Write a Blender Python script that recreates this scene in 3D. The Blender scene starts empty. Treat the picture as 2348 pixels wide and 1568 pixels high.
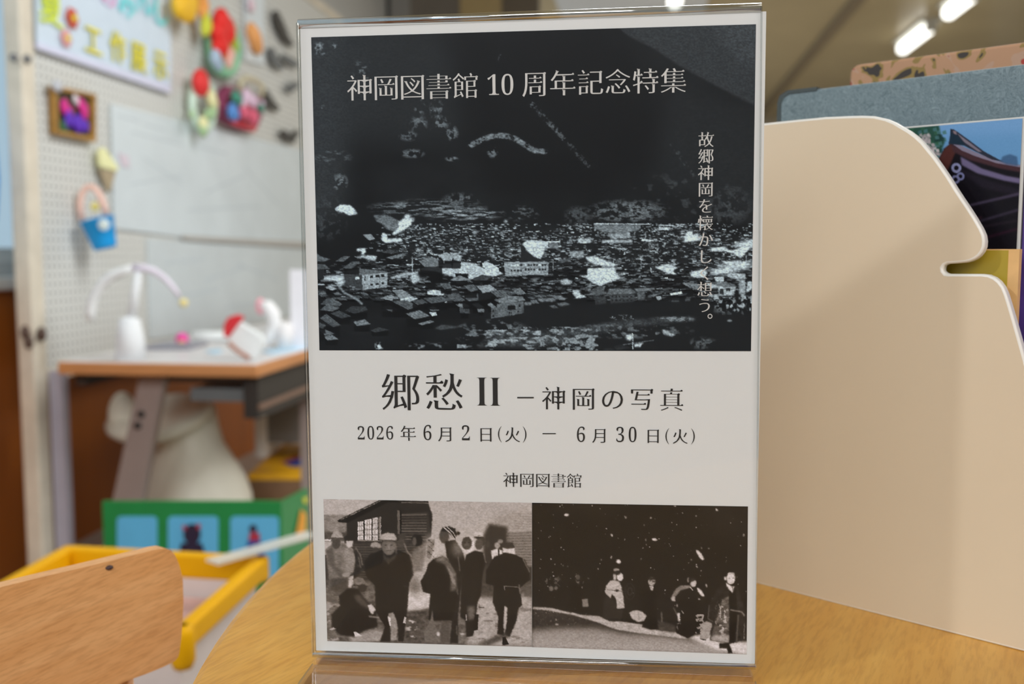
import bpy, math, random
import numpy as np
from mathutils import Vector
random.seed(7)
C = bpy.context.scene.collection
sc = bpy.context.scene

# ------------------------------------------------------------------ camera, world, lights, exposure
F = 2283.0; CX, CY = 1174.0, 784.0
PITCH = math.atan(208 / F)
CAM = Vector((0, 0, .93))
cd = bpy.data.cameras.new('camera'); cam = bpy.data.objects.new('camera', cd); C.objects.link(cam)
cam.location = CAM; cam.rotation_euler = (math.pi / 2 - PITCH, 0, 0)
cd.sensor_width = 36; cd.lens = 36 * F / 2348; cd.clip_start = .02
cd.dof.use_dof = True; cd.dof.focus_distance = .466; cd.dof.aperture_fstop = 7.6
sc.camera = cam
sc.view_settings.view_transform = 'Standard'; sc.view_settings.look = 'None'
sc.view_settings.exposure = 0; sc.view_settings.gamma = 1; sc.view_settings.use_curve_mapping = False
w = bpy.data.worlds.new('world'); sc.world = w; w.use_nodes = True
w.node_tree.nodes['Background'].inputs[0].default_value = (.86, .93, 1, 1)
w.node_tree.nodes['Background'].inputs[1].default_value = .75

CP, SP = math.cos(PITCH), math.sin(PITCH)
def ray(px, py):
    x = (px - CX) / F; y = (CY - py) / F
    return Vector((x, CP + y * SP, -SP + y * CP))
def on_plane(px, py, p, n):
    d = ray(px, py); p = Vector(p); n = Vector(n)
    return CAM + d * ((p - CAM).dot(n) / d.dot(n))
def on_z(px, py, z): return on_plane(px, py, (0, 0, z), (0, 0, 1))
def on_y(px, py, y): return on_plane(px, py, (0, y, 0), (0, 1, 0))
# the room is turned a little against the view: u across, v along the left wall
UX = Vector((1, -.13, 0)).normalized(); VX = Vector((.13, 1, 0)).normalized()
def R(u, v, z): return UX * u + VX * v + Vector((0, 0, z))
def on_u(px, py, u): return on_plane(px, py, UX * u, UX)
def on_v(px, py, v): return on_plane(px, py, VX * v, VX)

def area(name, loc, target, sx, sy, power, col=(1, 1, 1)):
    l = bpy.data.lights.new(name, 'AREA'); l.shape = 'RECTANGLE'; l.size = sx; l.size_y = sy; l.energy = power; l.color = col
    o = bpy.data.objects.new(name, l); C.objects.link(o); o.location = loc
    o.rotation_euler = (Vector(target) - Vector(loc)).to_track_quat('-Z', 'Y').to_euler()
    return o
area('side_light', (-1.57, -.45, 2.18), (.22, .49, .9), .10, .10, 9, (.97, .98, 1))
area('window_light_left', R(-1.60, -1.6, 1.7), (.2, .9, .8), 1.6, 1.3, 7, (.86, .93, 1))
area('rear_fill_light', R(.7, -2.3, 2.7), (.0, .8, .8), 4.2, 1.2, 104, (.99, .99, 1))  # added fill from behind the camera, no fitted ceiling lamp
area('ceiling_light_left', R(.1, 2.4, 2.92), R(-1.5, 3.5, .9), .5, 3.0, 84, (.93, .97, 1))
area('ceiling_light_right', R(2.6, 2.0, 2.92), R(2.4, 2.2, 0), .4, 3.0, 34, (1, .97, .92))
area('ceiling_light_far', R(1.0, 9.5, 2.7), R(1.0, 9.5, 0), 1.5, 7.0, 230, (1, .96, .86))

# ------------------------------------------------------------------ helpers
def lin(c):
    c = c / 255.0
    return c / 12.92 if c <= .04045 else ((c + .055) / 1.055) ** 2.4
def rgb(r, g, b, k=1.35):
    return (min(lin(r) * k, .9), min(lin(g) * k, .9), min(lin(b) * k, .9), 1)
def nodes(m):
    m.use_nodes = True; nt = m.node_tree
    return nt, nt.nodes['Principled BSDF']
_mc = {}
def mat(name, col, rough=.5, metal=0, var=0, scale=20, bump=0, emit=None, es=1, stretch=(1, 1, 1), spec=.5, trans=0):
    if name in _mc: return _mc[name]
    m = bpy.data.materials.new(name); nt, b = nodes(m)
    b.inputs['Base Color'].default_value = col; b.inputs['Roughness'].default_value = rough
    b.inputs['Metallic'].default_value = metal; b.inputs['Specular IOR Level'].default_value = spec
    if trans: b.inputs['Transmission Weight'].default_value = trans
    if emit: b.inputs['Emission Color'].default_value = emit; b.inputs['Emission Strength'].default_value = es
    tc = nt.nodes.new('ShaderNodeTexCoord'); mp = nt.nodes.new('ShaderNodeMapping'); mp.inputs['Scale'].default_value = stretch
    no = nt.nodes.new('ShaderNodeTexNoise'); no.inputs['Scale'].default_value = scale; no.inputs['Detail'].default_value = 5
    nt.links.new(tc.outputs['Object'], mp.inputs[0]); nt.links.new(mp.outputs[0], no.inputs['Vector'])
    v = var or .03
    rp = nt.nodes.new('ShaderNodeValToRGB'); rp.color_ramp.elements[0].position = .3; rp.color_ramp.elements[1].position = .7
    rp.color_ramp.elements[0].color = tuple(c * (1 - v) for c in col[:3]) + (1,)
    rp.color_ramp.elements[1].color = tuple(min(1, c * (1 + v)) for c in col[:3]) + (1,)
    nt.links.new(no.outputs['Fac'], rp.inputs[0]); nt.links.new(rp.outputs[0], b.inputs['Base Color'])
    if bump:
        bp = nt.nodes.new('ShaderNodeBump'); bp.inputs['Strength'].default_value = bump; bp.inputs['Distance'].default_value = .002
        nt.links.new(no.outputs['Fac'], bp.inputs['Height']); nt.links.new(bp.outputs[0], b.inputs['Normal'])
    _mc[name] = m; return m

def wood(name, light, dark, ang, scale=60, rough=.38, pores=.5, tilt=None, coords='Object'):
    """streaky beech: long noise streaks along a direction, short dark pores"""
    m = bpy.data.materials.new(name); nt, b = nodes(m); L = nt.links.new
    tc = nt.nodes.new('ShaderNodeTexCoord')
    def mp(rot, scl):
        a = nt.nodes.new('ShaderNodeMapping'); a.inputs['Rotation'].default_value = rot
        L(tc.outputs[coords], a.inputs[0])
        if tilt:
            a2 = nt.nodes.new('ShaderNodeMapping'); a2.inputs['Rotation'].default_value = (0, tilt, 0); L(a.outputs[0], a2.inputs[0]); a = a2
        s = nt.nodes.new('ShaderNodeMapping'); s.inputs['Scale'].default_value = scl; L(a.outputs[0], s.inputs[0]); return s
    rot = (0, 0, -ang)
    s1 = mp(rot, (1.3, 12, 12)); n1 = nt.nodes.new('ShaderNodeTexNoise'); n1.inputs['Scale'].default_value = scale * .09; n1.inputs['Detail'].default_value = 4; L(s1.outputs[0], n1.inputs['Vector'])
    s2 = mp(rot, (1, 7, 7)); n2 = nt.nodes.new('ShaderNodeTexNoise'); n2.inputs['Scale'].default_value = scale * 1.1; n2.inputs['Detail'].default_value = 3; L(s2.outputs[0], n2.inputs['Vector'])
    r1 = nt.nodes.new('ShaderNodeValToRGB'); r1.color_ramp.elements[0].position = .3; r1.color_ramp.elements[1].position = .72
    r1.color_ramp.elements[0].color = dark; r1.color_ramp.elements[1].color = light; L(n1.outputs['Fac'], r1.inputs[0])
    r2 = nt.nodes.new('ShaderNodeValToRGB'); r2.color_ramp.elements[0].position = .34; r2.color_ramp.elements[1].position = .56
    k = 1 - pores * .4; r2.color_ramp.elements[0].color = (k, k * .95, k * .9, 1); r2.color_ramp.elements[1].color = (1, 1, 1, 1); L(n2.outputs['Fac'], r2.inputs[0])
    mx = nt.nodes.new('ShaderNodeMix'); mx.data_type = 'RGBA'; mx.blend_type = 'MULTIPLY'; mx.inputs[0].default_value = 1
    L(r1.outputs[0], mx.inputs[6]); L(r2.outputs[0], mx.inputs[7]); L(mx.outputs[2], b.inputs['Base Color'])
    b.inputs['Roughness'].default_value = rough
    bp = nt.nodes.new('ShaderNodeBump'); bp.inputs['Strength'].default_value = .12; bp.inputs['Distance'].default_value = .0006
    L(n2.outputs['Fac'], bp.inputs['Height']); L(bp.outputs[0], b.inputs['Normal'])
    return m

def print_mat(name, rough=.45, k=1.0):
    m = bpy.data.materials.new(name); nt, b = nodes(m)
    a = nt.nodes.new('ShaderNodeVertexColor'); a.layer_name = 'ink'; nt.links.new(a.outputs[0], b.inputs['Base Color'])
    b.inputs['Roughness'].default_value = rough; b.inputs['Specular IOR Level'].default_value = .12
    return m

class M:
    def __init__(s): s.v = []; s.f = []
    def add(s, vs, fs):
        k = len(s.v); s.v += [Vector(x) for x in vs]; s.f += [[i + k for i in f] for f in fs]; return s
    def hexa(s, c):   # 8 corners: bottom ring, top ring
        return s.add(c, [[3, 2, 1, 0], [4, 5, 6, 7], [0, 1, 5, 4], [1, 2, 6, 5], [2, 3, 7, 6], [3, 0, 4, 7]])
    def box(s, x0, x1, y0, y1, z0, z1):
        return s.hexa([(x0, y0, z0), (x1, y0, z0), (x1, y1, z0), (x0, y1, z0), (x0, y0, z1), (x1, y0, z1), (x1, y1, z1), (x0, y1, z1)])
    def rbox(s, u0, u1, v0, v1, z0, z1):
        return s.hexa([R(u0, v0, z0), R(u1, v0, z0), R(u1, v1, z0), R(u0, v1, z0), R(u0, v0, z1), R(u1, v0, z1), R(u1, v1, z1), R(u0, v1, z1)])
    def obox(s, o, a, b, c):  # origin corner and three edge vectors
        o, a, b, c = map(Vector, (o, a, b, c))
        return s.hexa([o, o + a, o + a + b, o + b, o + c, o + a + c, o + a + b + c, o + b + c])
    def prism(s, pts, vec):
        n = len(pts); p = [Vector(x) for x in pts]; q = [x + Vector(vec) for x in p]
        return s.add(p + q, [list(range(n))[::-1], list(range(n, 2 * n))] + [[i, (i + 1) % n, n + (i + 1) % n, n + i] for i in range(n)])
    def tube(s, path, r, seg=10, closed=False):
        path = [Vector(p) for p in path]; n = len(path); rs = r if isinstance(r, (list, tuple)) else [r] * n
        k = len(s.v); up = None
        for i, p in enumerate(path):
            a = path[(i - 1) % n] if (closed or i > 0) else p; b = path[(i + 1) % n] if (closed or i < n - 1) else p
            t = (b - a).normalized()
            if up is None: up = Vector((0, 0, 1)) if abs(t.z) < .9 else Vector((1, 0, 0))
            x = t.cross(up).normalized(); up = x.cross(t).normalized()
            for j in range(seg):
                an = 2 * math.pi * j / seg; s.v.append(p + (x * math.cos(an) + up * math.sin(an)) * rs[i])
        for i in range(n if closed else n - 1):
            for j in range(seg):
                a = k + i * seg + j; b = k + i * seg + (j + 1) % seg
                c = k + ((i + 1) % n) * seg + (j + 1) % seg; d = k + ((i + 1) % n) * seg + j
                s.f.append([a, b, c, d])
        if not closed: s.f.append([k + j for j in range(seg)][::-1]); s.f.append([k + (n - 1) * seg + j for j in range(seg)])
        return s
    def lathe(s, o, prof, axis=(0, 0, 1), seg=40, sx=1):
        o = Vector(o); ax = Vector(axis).normalized(); x = ax.orthogonal().normalized(); y = ax.cross(x); k = len(s.v)
        for r, h in prof:
            for j in range(seg):
                an = 2 * math.pi * j / seg; s.v.append(o + ax * h + (x * math.cos(an) * sx + y * math.sin(an)) * max(r, 1e-4))
        for i in range(len(prof) - 1):
            for j in range(seg):
                s.f.append([k + i * seg + j, k + i * seg + (j + 1) % seg, k + (i + 1) * seg + (j + 1) % seg, k + (i + 1) * seg + j])
        s.f.append([k + j for j in range(seg)][::-1]); s.f.append([k + (len(prof) - 1) * seg + j for j in range(seg)])
        return s
    def ball(s, o, r, seg=14, rings=8, sc3=(1, 1, 1)):
        o = Vector(o); k = len(s.v)
        for i in range(rings + 1):
            th = math.pi * i / rings
            for j in range(seg):
                an = 2 * math.pi * j / seg
                s.v.append(o + Vector((math.sin(th) * math.cos(an) * r * sc3[0], math.sin(th) * math.sin(an) * r * sc3[1], math.cos(th) * r * sc3[2])))
        for i in range(rings):
            for j in range(seg): s.f.append([k + i * seg + j, k + (i + 1) * seg + j, k + (i + 1) * seg + (j + 1) % seg, k + i * seg + (j + 1) % seg])
        return s
    def build(s, name, m, parent=None, smooth=False, bevel=0, origin=None, segs=2):
        if parent is not None:
            o0 = Vector((0, 0, 0)); p = parent
            while p is not None: o0 += p.location; p = p.parent
        else:
            xs = [v.x for v in s.v]; ys = [v.y for v in s.v]; zs = [v.z for v in s.v]
            o0 = Vector(origin) if origin else Vector(((min(xs) + max(xs)) / 2, (min(ys) + max(ys)) / 2, min(zs)))
        me = bpy.data.meshes.new(name); me.from_pydata([v - o0 for v in s.v], [], s.f); me.materials.append(m)
        import bmesh
        bm = bmesh.new(); bm.from_mesh(me); bmesh.ops.recalc_face_normals(bm, faces=bm.faces); bm.to_mesh(me); bm.free()
        if smooth:
            for p in me.polygons: p.use_smooth = True
        o = bpy.data.objects.new(name, me); C.objects.link(o)
        if parent is not None: o.parent = parent
        else: o.location = o0
        if bevel:
            b = o.modifiers.new('bevel', 'BEVEL'); b.width = bevel; b.segments = segs; b.limit_method = 'ANGLE'; b.angle_limit = math.radians(35)
            for p in me.polygons: p.use_smooth = True
            try:
                wn = o.modifiers.new('wn', 'WEIGHTED_NORMAL'); wn.keep_sharp = True
            except Exception: pass
        return o
def tag(o, label=None, cat=None, group=None, kind=None):
    if label: o['label'] = label
    if cat: o['category'] = cat
    if group: o['group'] = group
    if kind: o['kind'] = kind
    return o
def thing(name, label, cat, loc, group=None):
    o = bpy.data.objects.new(name, None); C.objects.link(o); o.location = Vector(loc); o.empty_display_size = .05
    return tag(o, label, cat, group)
def struct(o): o['kind'] = 'structure'; return o

# ------------------------------------------------------------------ painter for the flat prints (numpy)
rng = np.random.default_rng(3)
def vnoise(h, w_, cell, cellx=None):
    cellx = cellx or cell
    gh, gw = int(h / cell) + 3, int(w_ / cellx) + 3
    g = rng.random((gh, gw)); y = np.arange(h) / cell; x = np.arange(w_) / cellx
    y0 = y.astype(int); x0 = x.astype(int); fy = (y - y0)[:, None]; fx = (x - x0)[None, :]
    fy = fy * fy * (3 - 2 * fy); fx = fx * fx * (3 - 2 * fx)
    return (g[y0][:, x0] * (1 - fy) * (1 - fx) + g[y0 + 1][:, x0] * fy * (1 - fx) + g[y0][:, x0 + 1] * (1 - fy) * fx + g[y0 + 1][:, x0 + 1] * fy * fx)
def fbm(h, w_, cell, cellx=None, oct=4):
    cellx = cellx or cell; t = 0; a = 1; s_ = 0
    for i in range(oct): t = t + a * vnoise(h, w_, max(cell, 1.01), max(cellx, 1.01)); s_ += a; a *= .6; cell /= 2; cellx /= 2
    return t / s_
class Paint:
    def __init__(s, x0, y0, x1, y1, val, k=1):   # canvas in print units, k samples per unit
        s.x0, s.y0, s.k = x0, y0, k; s.h = int((y1 - y0) * k); s.w = int((x1 - x0) * k)
        s.a = np.full((s.h, s.w), float(val)); s.t = (0, 0, 1)
    def tf(s, ox, oy, sc_): s.t = (ox, oy, sc_); return s
    def c(s, p): return ((s.t[0] + p[0] / s.t[2] - s.x0) * s.k, (s.t[1] + p[1] / s.t[2] - s.y0) * s.k)
    def mask(s, pts, soft=0):
        P = [s.c(p) for p in pts]
        pad = int(soft * 2.5 * s.k) + 1
        xa = max(0, int(min(p[0] for p in P)) - pad); xb = min(s.w, int(max(p[0] for p in P)) + 2 + pad)
        ya = max(0, int(min(p[1] for p in P)) - pad); yb = min(s.h, int(max(p[1] for p in P)) + 2 + pad)
        if xb <= xa or yb <= ya: return None
        acc = 0
        for oy in (.25, .75):
            for ox in (.25, .75):
                X, Y = np.meshgrid(np.arange(xa, xb) + ox, np.arange(ya, yb) + oy); ins = np.zeros(X.shape, bool); n = len(P)
                for i in range(n):
                    x1, y1 = P[i]; x2, y2 = P[(i + 1) % n]
                    if y1 == y2: continue
                    cnd = (y1 > Y) != (y2 > Y); ins ^= cnd & (X < (x2 - x1) * (Y - y1) / (y2 - y1) + x1)
                acc = acc + ins * .25
        if soft:
            r = max(1, int(soft * s.k))
            for _ in range(2):
                for ax in (0, 1):
                    cs = np.cumsum(np.pad(acc, [(r + 1, r) if ax == i else (0, 0) for i in (0, 1)], mode='edge'), axis=ax)
                    acc = (np.take(cs, range(2 * r + 1, cs.shape[ax]), ax) - np.take(cs, range(0, cs.shape[ax] - 2 * r - 1), ax)) / (2 * r + 1)
        return xa, xb, ya, yb, acc
    def poly(s, pts, val, al=1, soft=0, tex=0):
        m = s.mask(pts, soft)
        if m is None: return s
        xa, xb, ya, yb, mm = m; v = val
        if tex: v = val + (fbm(yb - ya, xb - xa, 6 * s.k, 9 * s.k) - .5) * 2 * tex
        s.a[ya:yb, xa:xb] += (v - s.a[ya:yb, xa:xb]) * mm * al; return s
    def ell(s, cx, cy, rx, ry, val, al=1, soft=0, rot=0, tex=0):
        c_, s_ = math.cos(rot), math.sin(rot)
        return s.poly([(cx + rx * math.cos(t) * c_ - ry * math.sin(t) * s_, cy + rx * math.cos(t) * s_ + ry * math.sin(t) * c_) for t in [i * math.pi / 10 for i in range(20)]], val, al, soft, tex)
    def line(s, pts, wd, val, al=1, soft=0):
        for (x1, y1), (x2, y2) in zip(pts, pts[1:]):
            d = math.hypot(x2 - x1, y2 - y1) or 1; nx, ny = -(y2 - y1) / d * wd / 2, (x2 - x1) / d * wd / 2
            s.poly([(x1 + nx, y1 + ny), (x2 + nx, y2 + ny), (x2 - nx, y2 - ny), (x1 - nx, y1 - ny)], val, al, soft)
        return s
    def rough(s, amt=1.6, cell=3.0, grain=.35, sharp=.6, gcell=4):
        """break up clean edges and flat tones the way a coarse print does"""
        dx = (fbm(s.h, s.w, cell * s.k, oct=2) - .5) * 2 * amt * s.k * 2; dy = (fbm(s.h, s.w, cell * s.k, oct=2) - .5) * 2 * amt * s.k * 1.4
        Y, X = np.mgrid[0:s.h, 0:s.w]; xs = np.clip((X + dx).round().astype(int), 0, s.w - 1); ys = np.clip((Y + dy).round().astype(int), 0, s.h - 1)
        a = s.a[ys, xs]; n = fbm(s.h, s.w, gcell * s.k, gcell * 1.6 * s.k, 3); n = (n - .5) * 2
        mid = np.clip((a - 30) / 40, 0, 1)
        a = a * (1 + n * grain * mid * 2)
        s.a = np.clip(a, 8, 232); return s
    def wisps(s, x0, y0, x1, y1, val, thr, cell, cellx=None, al=1, fade=True):
        """patchy light texture inside a box"""
        (ax, ay), (bx, by) = s.c((x0, y0)), s.c((x1, y1)); ax, ay, bx, by = [int(round(v)) for v in (ax, ay, bx, by)]
        ax, ay = max(0, ax), max(0, ay); bx, by = min(s.w, bx), min(s.h, by)
        if bx - ax < 4 or by - ay < 4: return s
        n = fbm(by - ay, bx - ax, cell * s.k, (cellx or cell) * s.k, 3)
        m = np.clip((n - thr) * 9, 0, 1) * al
        if fade:
            Y, X = np.mgrid[-1:1:complex(0, by - ay), -1:1:complex(0, bx - ax)]; m = m * np.clip(1.35 - (X * X + Y * Y) * 1.2, 0, 1)
        s.a[ay:by, ax:bx] += (val - s.a[ay:by, ax:bx]) * m; return s

def ink_grid(name, quad, P, pitch, tint, to3d, m, parent, gain=1.35):
    """a flat sheet of small quads whose colours are sampled from canvas P (quad = TL TR BR BL in print units)"""
    (ax, ay), (bx, by), (cx, cy), (dx, dy) = quad
    W_ = math.hypot(bx - ax, by - ay); H_ = math.hypot(dx - ax, dy - ay); nx = int(W_ / pitch) + 1; ny = int(H_ / pitch) + 1
    S, T = np.meshgrid(np.linspace(0, 1, nx), np.linspace(0, 1, ny))
    X = (1 - T) * ((1 - S) * ax + S * bx) + T * ((1 - S) * dx + S * cx)
    Y = (1 - T) * ((1 - S) * ay + S * by) + T * ((1 - S) * dy + S * cy)
    gx = np.clip((X - P.x0) * P.k - .5, 0, P.w - 1.001); gy = np.clip((Y - P.y0) * P.k - .5, 0, P.h - 1.001)
    ix = gx.astype(int); iy = gy.astype(int); fx = gx - ix; fy = gy - iy
    def samp(A):
        return A[iy, ix] * (1 - fx) * (1 - fy) + A[iy, ix + 1] * fx * (1 - fy) + A[iy + 1, ix] * (1 - fx) * fy + A[iy + 1, ix + 1] * fx * fy
    pts = to3d(X.ravel(), Y.ravel())
    rgbv = tint(samp(P.a).ravel() if P.a.ndim == 2 else np.stack([samp(P.a[..., i]).ravel() for i in range(3)], 1))
    c = np.clip(rgbv / 255, 0, 1); c = np.where(c <= .04045, c / 12.92, ((c + .055) / 1.055) ** 2.4) * gain
    c = np.clip(c, .004, .9)
    o0 = Vector((0, 0, 0)); p = parent
    while p is not None: o0 += p.location; p = p.parent
    me = bpy.data.meshes.new(name); nv = nx * ny; me.vertices.add(nv); me.vertices.foreach_set('co', (pts - np.array(o0)).astype(np.float32).ravel())
    i = np.arange(ny - 1)[:, None] * nx + np.arange(nx - 1)[None, :]; i = i.ravel()
    fc = np.stack([i, i + nx, i + nx + 1, i + 1], 1).astype(np.int32); nf = len(fc)
    me.loops.add(nf * 4); me.loops.foreach_set('vertex_index', fc.ravel()); me.polygons.add(nf)
    me.polygons.foreach_set('loop_start', np.arange(0, nf * 4, 4, dtype=np.int32)); me.update(calc_edges=True)
    at = me.color_attributes.new('ink', 'FLOAT_COLOR', 'POINT'); at.data.foreach_set('color', np.concatenate([c, np.ones((nv, 1))], 1).astype(np.float32).ravel())
    me.materials.append(m); o = bpy.data.objects.new(name, me); C.objects.link(o); o.parent = parent
    return o

def glyph_mesh(ch, dh=.017, dv=.006, serif=True, bold=False):
    cu=bpy.data.curves.new('g','FONT'); cu.body=ch; cu.resolution_u=4
    ob=bpy.data.objects.new('g',cu); bpy.context.scene.collection.objects.link(ob)
    dg=bpy.context.evaluated_depsgraph_get()
    me=ob.evaluated_get(dg).to_mesh()
    V=[Vector((v.co.x,v.co.y)) for v in me.vertices]
    F=[list(p.vertices) for p in me.polygons]
    ob.evaluated_get(dg).to_mesh_clear()
    bpy.data.objects.remove(ob); bpy.data.curves.remove(cu)
    # weld
    key={}; mp=[]; W=[]
    for v in V:
        k=(round(v.x,5),round(v.y,5))
        if k not in key: key[k]=len(W); W.append(v)
        mp.append(key[k])
    F=[[mp[i] for i in f] for f in F]; F=[f for f in F if len(set(f))>=3]
    # orient ccw
    G=[]
    for f in F:
        a=sum(W[f[i]].x*W[f[(i+1)%len(f)]].y-W[f[(i+1)%len(f)]].x*W[f[i]].y for i in range(len(f)))
        if abs(a)<1e-12: continue
        G.append(f if a>0 else f[::-1])
    cnt={}
    for f in G:
        for i in range(len(f)):
            e=(f[i],f[(i+1)%len(f)]); cnt[e]=cnt.get(e,0)+1
    B=[e for e in cnt if (e[1],e[0]) not in cnt]
    nxt={a:b for a,b in B}; prv={b:a for a,b in B}
    nrm={}
    for a,b in B:
        d=W[b]-W[a]; 
        if d.length<1e-9: continue
        d.normalize(); nrm[(a,b)]=Vector((d.y,-d.x))   # outward for ccw
    out=[v.copy() for v in W]
    off=lambda n: -(dh*n.y*n.y+dv*n.x*n.x)
    for i in nxt:
        if i not in prv: continue
        n1=nrm.get((prv[i],i)); n2=nrm.get((i,nxt[i]))
        if n1 is None or n2 is None: continue
        c=n1.x*n2.y-n1.y*n2.x
        o1,o2=off(n1),off(n2)
        if abs(c)<.25:
            n=(n1+n2)
            if n.length<1e-6: continue
            n.normalize(); d=n*off(n)
        else:
            d=Vector(((o1*n2.y-o2*n1.y)/c,(n1.x*o2-n2.x*o1)/c))
        if d.length>.03: d=d.normalized()*.03
        out[i]=W[i]+d
    extra=[]
    if serif:
        for a,b in B:
            n=nrm.get((a,b))
            if n is None or a not in prv or b not in nxt: continue
            L=(W[b]-W[a]).length
            if .03<L<.11:
                na=nrm.get((prv[a],a)); nb=nrm.get((b,nxt[b]))
                if na is None or nb is None: continue
                if n.x>.95 and na.y<-.9 and nb.y>.9:       # right end of a horizontal
                    if (W[a]-W[prv[a]]).length<.08 : continue
                    p=out[b]; q=out[a]
                    extra.append([(q.x,q.y),(p.x+.012,p.y+.004),(p.x-.03,p.y+.045),(p.x-.085,p.y),(p.x-.085,q.y)])
                if n.y>.95 and na.x>.9 and nb.x<-.9:       # top end of a vertical
                    if (W[nxt[b]]-W[b]).length<.1: continue
                    p=out[b]; q=out[a]
                    extra.append([(q.x,q.y-.02),(q.x+.018,q.y-.004),(p.x-.026,p.y+.02),(p.x,p.y-.03)])
        # outer top-right corners of boxes
        for i in nxt:
            n1=nrm.get((prv.get(i),i)); n2=nrm.get((i,nxt[i]))
            if n1 is None or n2 is None: continue
            if n1.x>.97 and n2.y>.97 and (W[i]-W[prv[i]]).length>.12 and (W[nxt[i]]-W[i]).length>.12:
                p=out[i]; extra.append([(p.x,p.y-.05),(p.x+.025,p.y-.002),(p.x-.03,p.y+.028),(p.x-.075,p.y)])
    pts=[(v.x,v.y) for v in out]; faces=list(G)
    for e in extra:
        k=len(pts); pts+=e; faces.append(list(range(k,k+len(e))))
    return pts,faces
# ------------------------------------------------------------------ the room
WL = -1.80; WB = 16.0; WR = 5.2; WF = -4.2; CZ = 3.0
m_floor = mat('floor_vinyl', rgb(150, 142, 135), .35, var=.08, scale=3)
m_ceil = mat('ceiling_board', (.44, .37, .22, 1), .32, var=.06, scale=2)
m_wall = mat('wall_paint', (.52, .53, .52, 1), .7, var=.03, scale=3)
m_tan = mat('tan_wall_paint', (.42, .36, .25, 1), .6, var=.05, scale=2)
m_brown = mat('dark_brown_panel', rgb(140, 76, 14, 1.5), .55, var=.12, scale=9, stretch=(1, 1, .12))
m_white = mat('white_paint', (.74, .73, .70, 1), .45, var=.03)
m_cream = mat('old_cream_paint', rgb(196, 188, 172, 1.35), .5, var=.10, scale=14)
m_glass = bpy.data.materials.new('window_glass'); m_glass.use_nodes = True; _n = m_glass.node_tree; _n.nodes.clear()
_t = _n.nodes.new('ShaderNodeBsdfTransparent'); _t.inputs[0].default_value = (.80, .90, .95, 1); _g = _n.nodes.new('ShaderNodeBsdfGlossy'); _g.inputs['Roughness'].default_value = .02
_m = _n.nodes.new('ShaderNodeMixShader'); _m.inputs[0].default_value = .06; _o = _n.nodes.new('ShaderNodeOutputMaterial')
_n.links.new(_t.outputs[0], _m.inputs[1]); _n.links.new(_g.outputs[0], _m.inputs[2]); _n.links.new(_m.outputs[0], _o.inputs[0])
struct(M().rbox(WL - .3, WR + .2, WF - .1, WB + .1, -.1, 0).build('floor', m_floor))
struct(M().rbox(WL - .3, WR + .2, WF - .1, WB + .1, CZ, CZ + .1).build('ceiling', m_ceil))
struct(M().rbox(WL - .2, WR + .2, WB, WB + .1, 0, CZ).build('wall_back', m_tan))
struct(M().rbox(WR, WR + .1, WF, WB, 0, CZ).build('wall_right', m_wall))
struct(M().rbox(WL - .2, WR + .2, WF - .1, WF, 0, CZ).build('wall_front', mat('dim_rear_wall', (.20, .18, .16, 1), .7)))
# left wall: brown wainscot, white sill, windows above
wl = M(); wl.rbox(WL - .1, WL, WF, 7.0, .82, .90); wl.rbox(WL - .1, WL, WF, 7.0, 2.45, CZ); wl.rbox(WL - .1, WL, 3.2, 7.0, .90, 2.45)
for v in (-2.9, -1.0, .9): wl.rbox(WL - .1, WL, v - .06, v + .06, .90, 2.45)
wl.rbox(WL - .1, WL, WF, -4.0, .9, 2.45)
wall_left = struct(wl.build('wall_left', m_wall))
struct(M().rbox(WL - .1, WL + .012, WF, 7.0, 0, .82).build('trim_1', m_brown))
struct(M().rbox(WL - .1, WL + .05, WF, 7.0, .822, .858).build('trim_2', m_white, bevel=.006))
nwin = 0
for v0, v1 in ((-4.0, -2.96), (-2.84, -1.06), (-.94, .84), (.96, 3.20)):
    nwin += 1
    fr = M(); t = .04
    fr.rbox(WL - .07, WL - .03, v0, v1, .90, .90 + t); fr.rbox(WL - .07, WL - .03, v0, v1, 2.45 - t, 2.45)
    fr.rbox(WL - .07, WL - .03, v0, v0 + t, .90 + t, 2.45 - t); fr.rbox(WL - .07, WL - .03, v1 - t, v1, .90 + t, 2.45 - t)
    w1 = struct(fr.build('window_%d' % nwin, m_white))
    M().rbox(WL - .055, WL - .045, v0 + t, v1 - t, .90 + t, 2.45 - t).build('pane', m_glass, w1)
# cross wall far behind the board with a dark doorway and pale shutters
bw = M(); V7 = 7.0
def u_at(px, v): return on_v(px, 20, v).dot(UX)
ua, ub, uc, ud, ue, uf = [u_at(x, V7) for x in (856, 894, 940, 1056, 1150, 1235)]
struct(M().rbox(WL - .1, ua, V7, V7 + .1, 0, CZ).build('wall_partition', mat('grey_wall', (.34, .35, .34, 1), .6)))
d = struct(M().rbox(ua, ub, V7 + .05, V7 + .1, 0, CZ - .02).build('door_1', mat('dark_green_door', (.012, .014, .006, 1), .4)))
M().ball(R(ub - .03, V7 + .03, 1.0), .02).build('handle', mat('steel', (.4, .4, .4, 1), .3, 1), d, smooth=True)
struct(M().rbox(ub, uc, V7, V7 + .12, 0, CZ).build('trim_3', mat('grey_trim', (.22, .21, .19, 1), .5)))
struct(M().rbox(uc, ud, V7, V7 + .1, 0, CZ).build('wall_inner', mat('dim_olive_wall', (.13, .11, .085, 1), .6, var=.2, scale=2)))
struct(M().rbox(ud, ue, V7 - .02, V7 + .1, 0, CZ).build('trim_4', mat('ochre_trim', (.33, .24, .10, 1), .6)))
struct(M().rbox(ue, uf, V7, V7 + .1, 0, CZ).build('trim_5', mat('brown_trim', (.10, .075, .045, 1), .6)))
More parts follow.
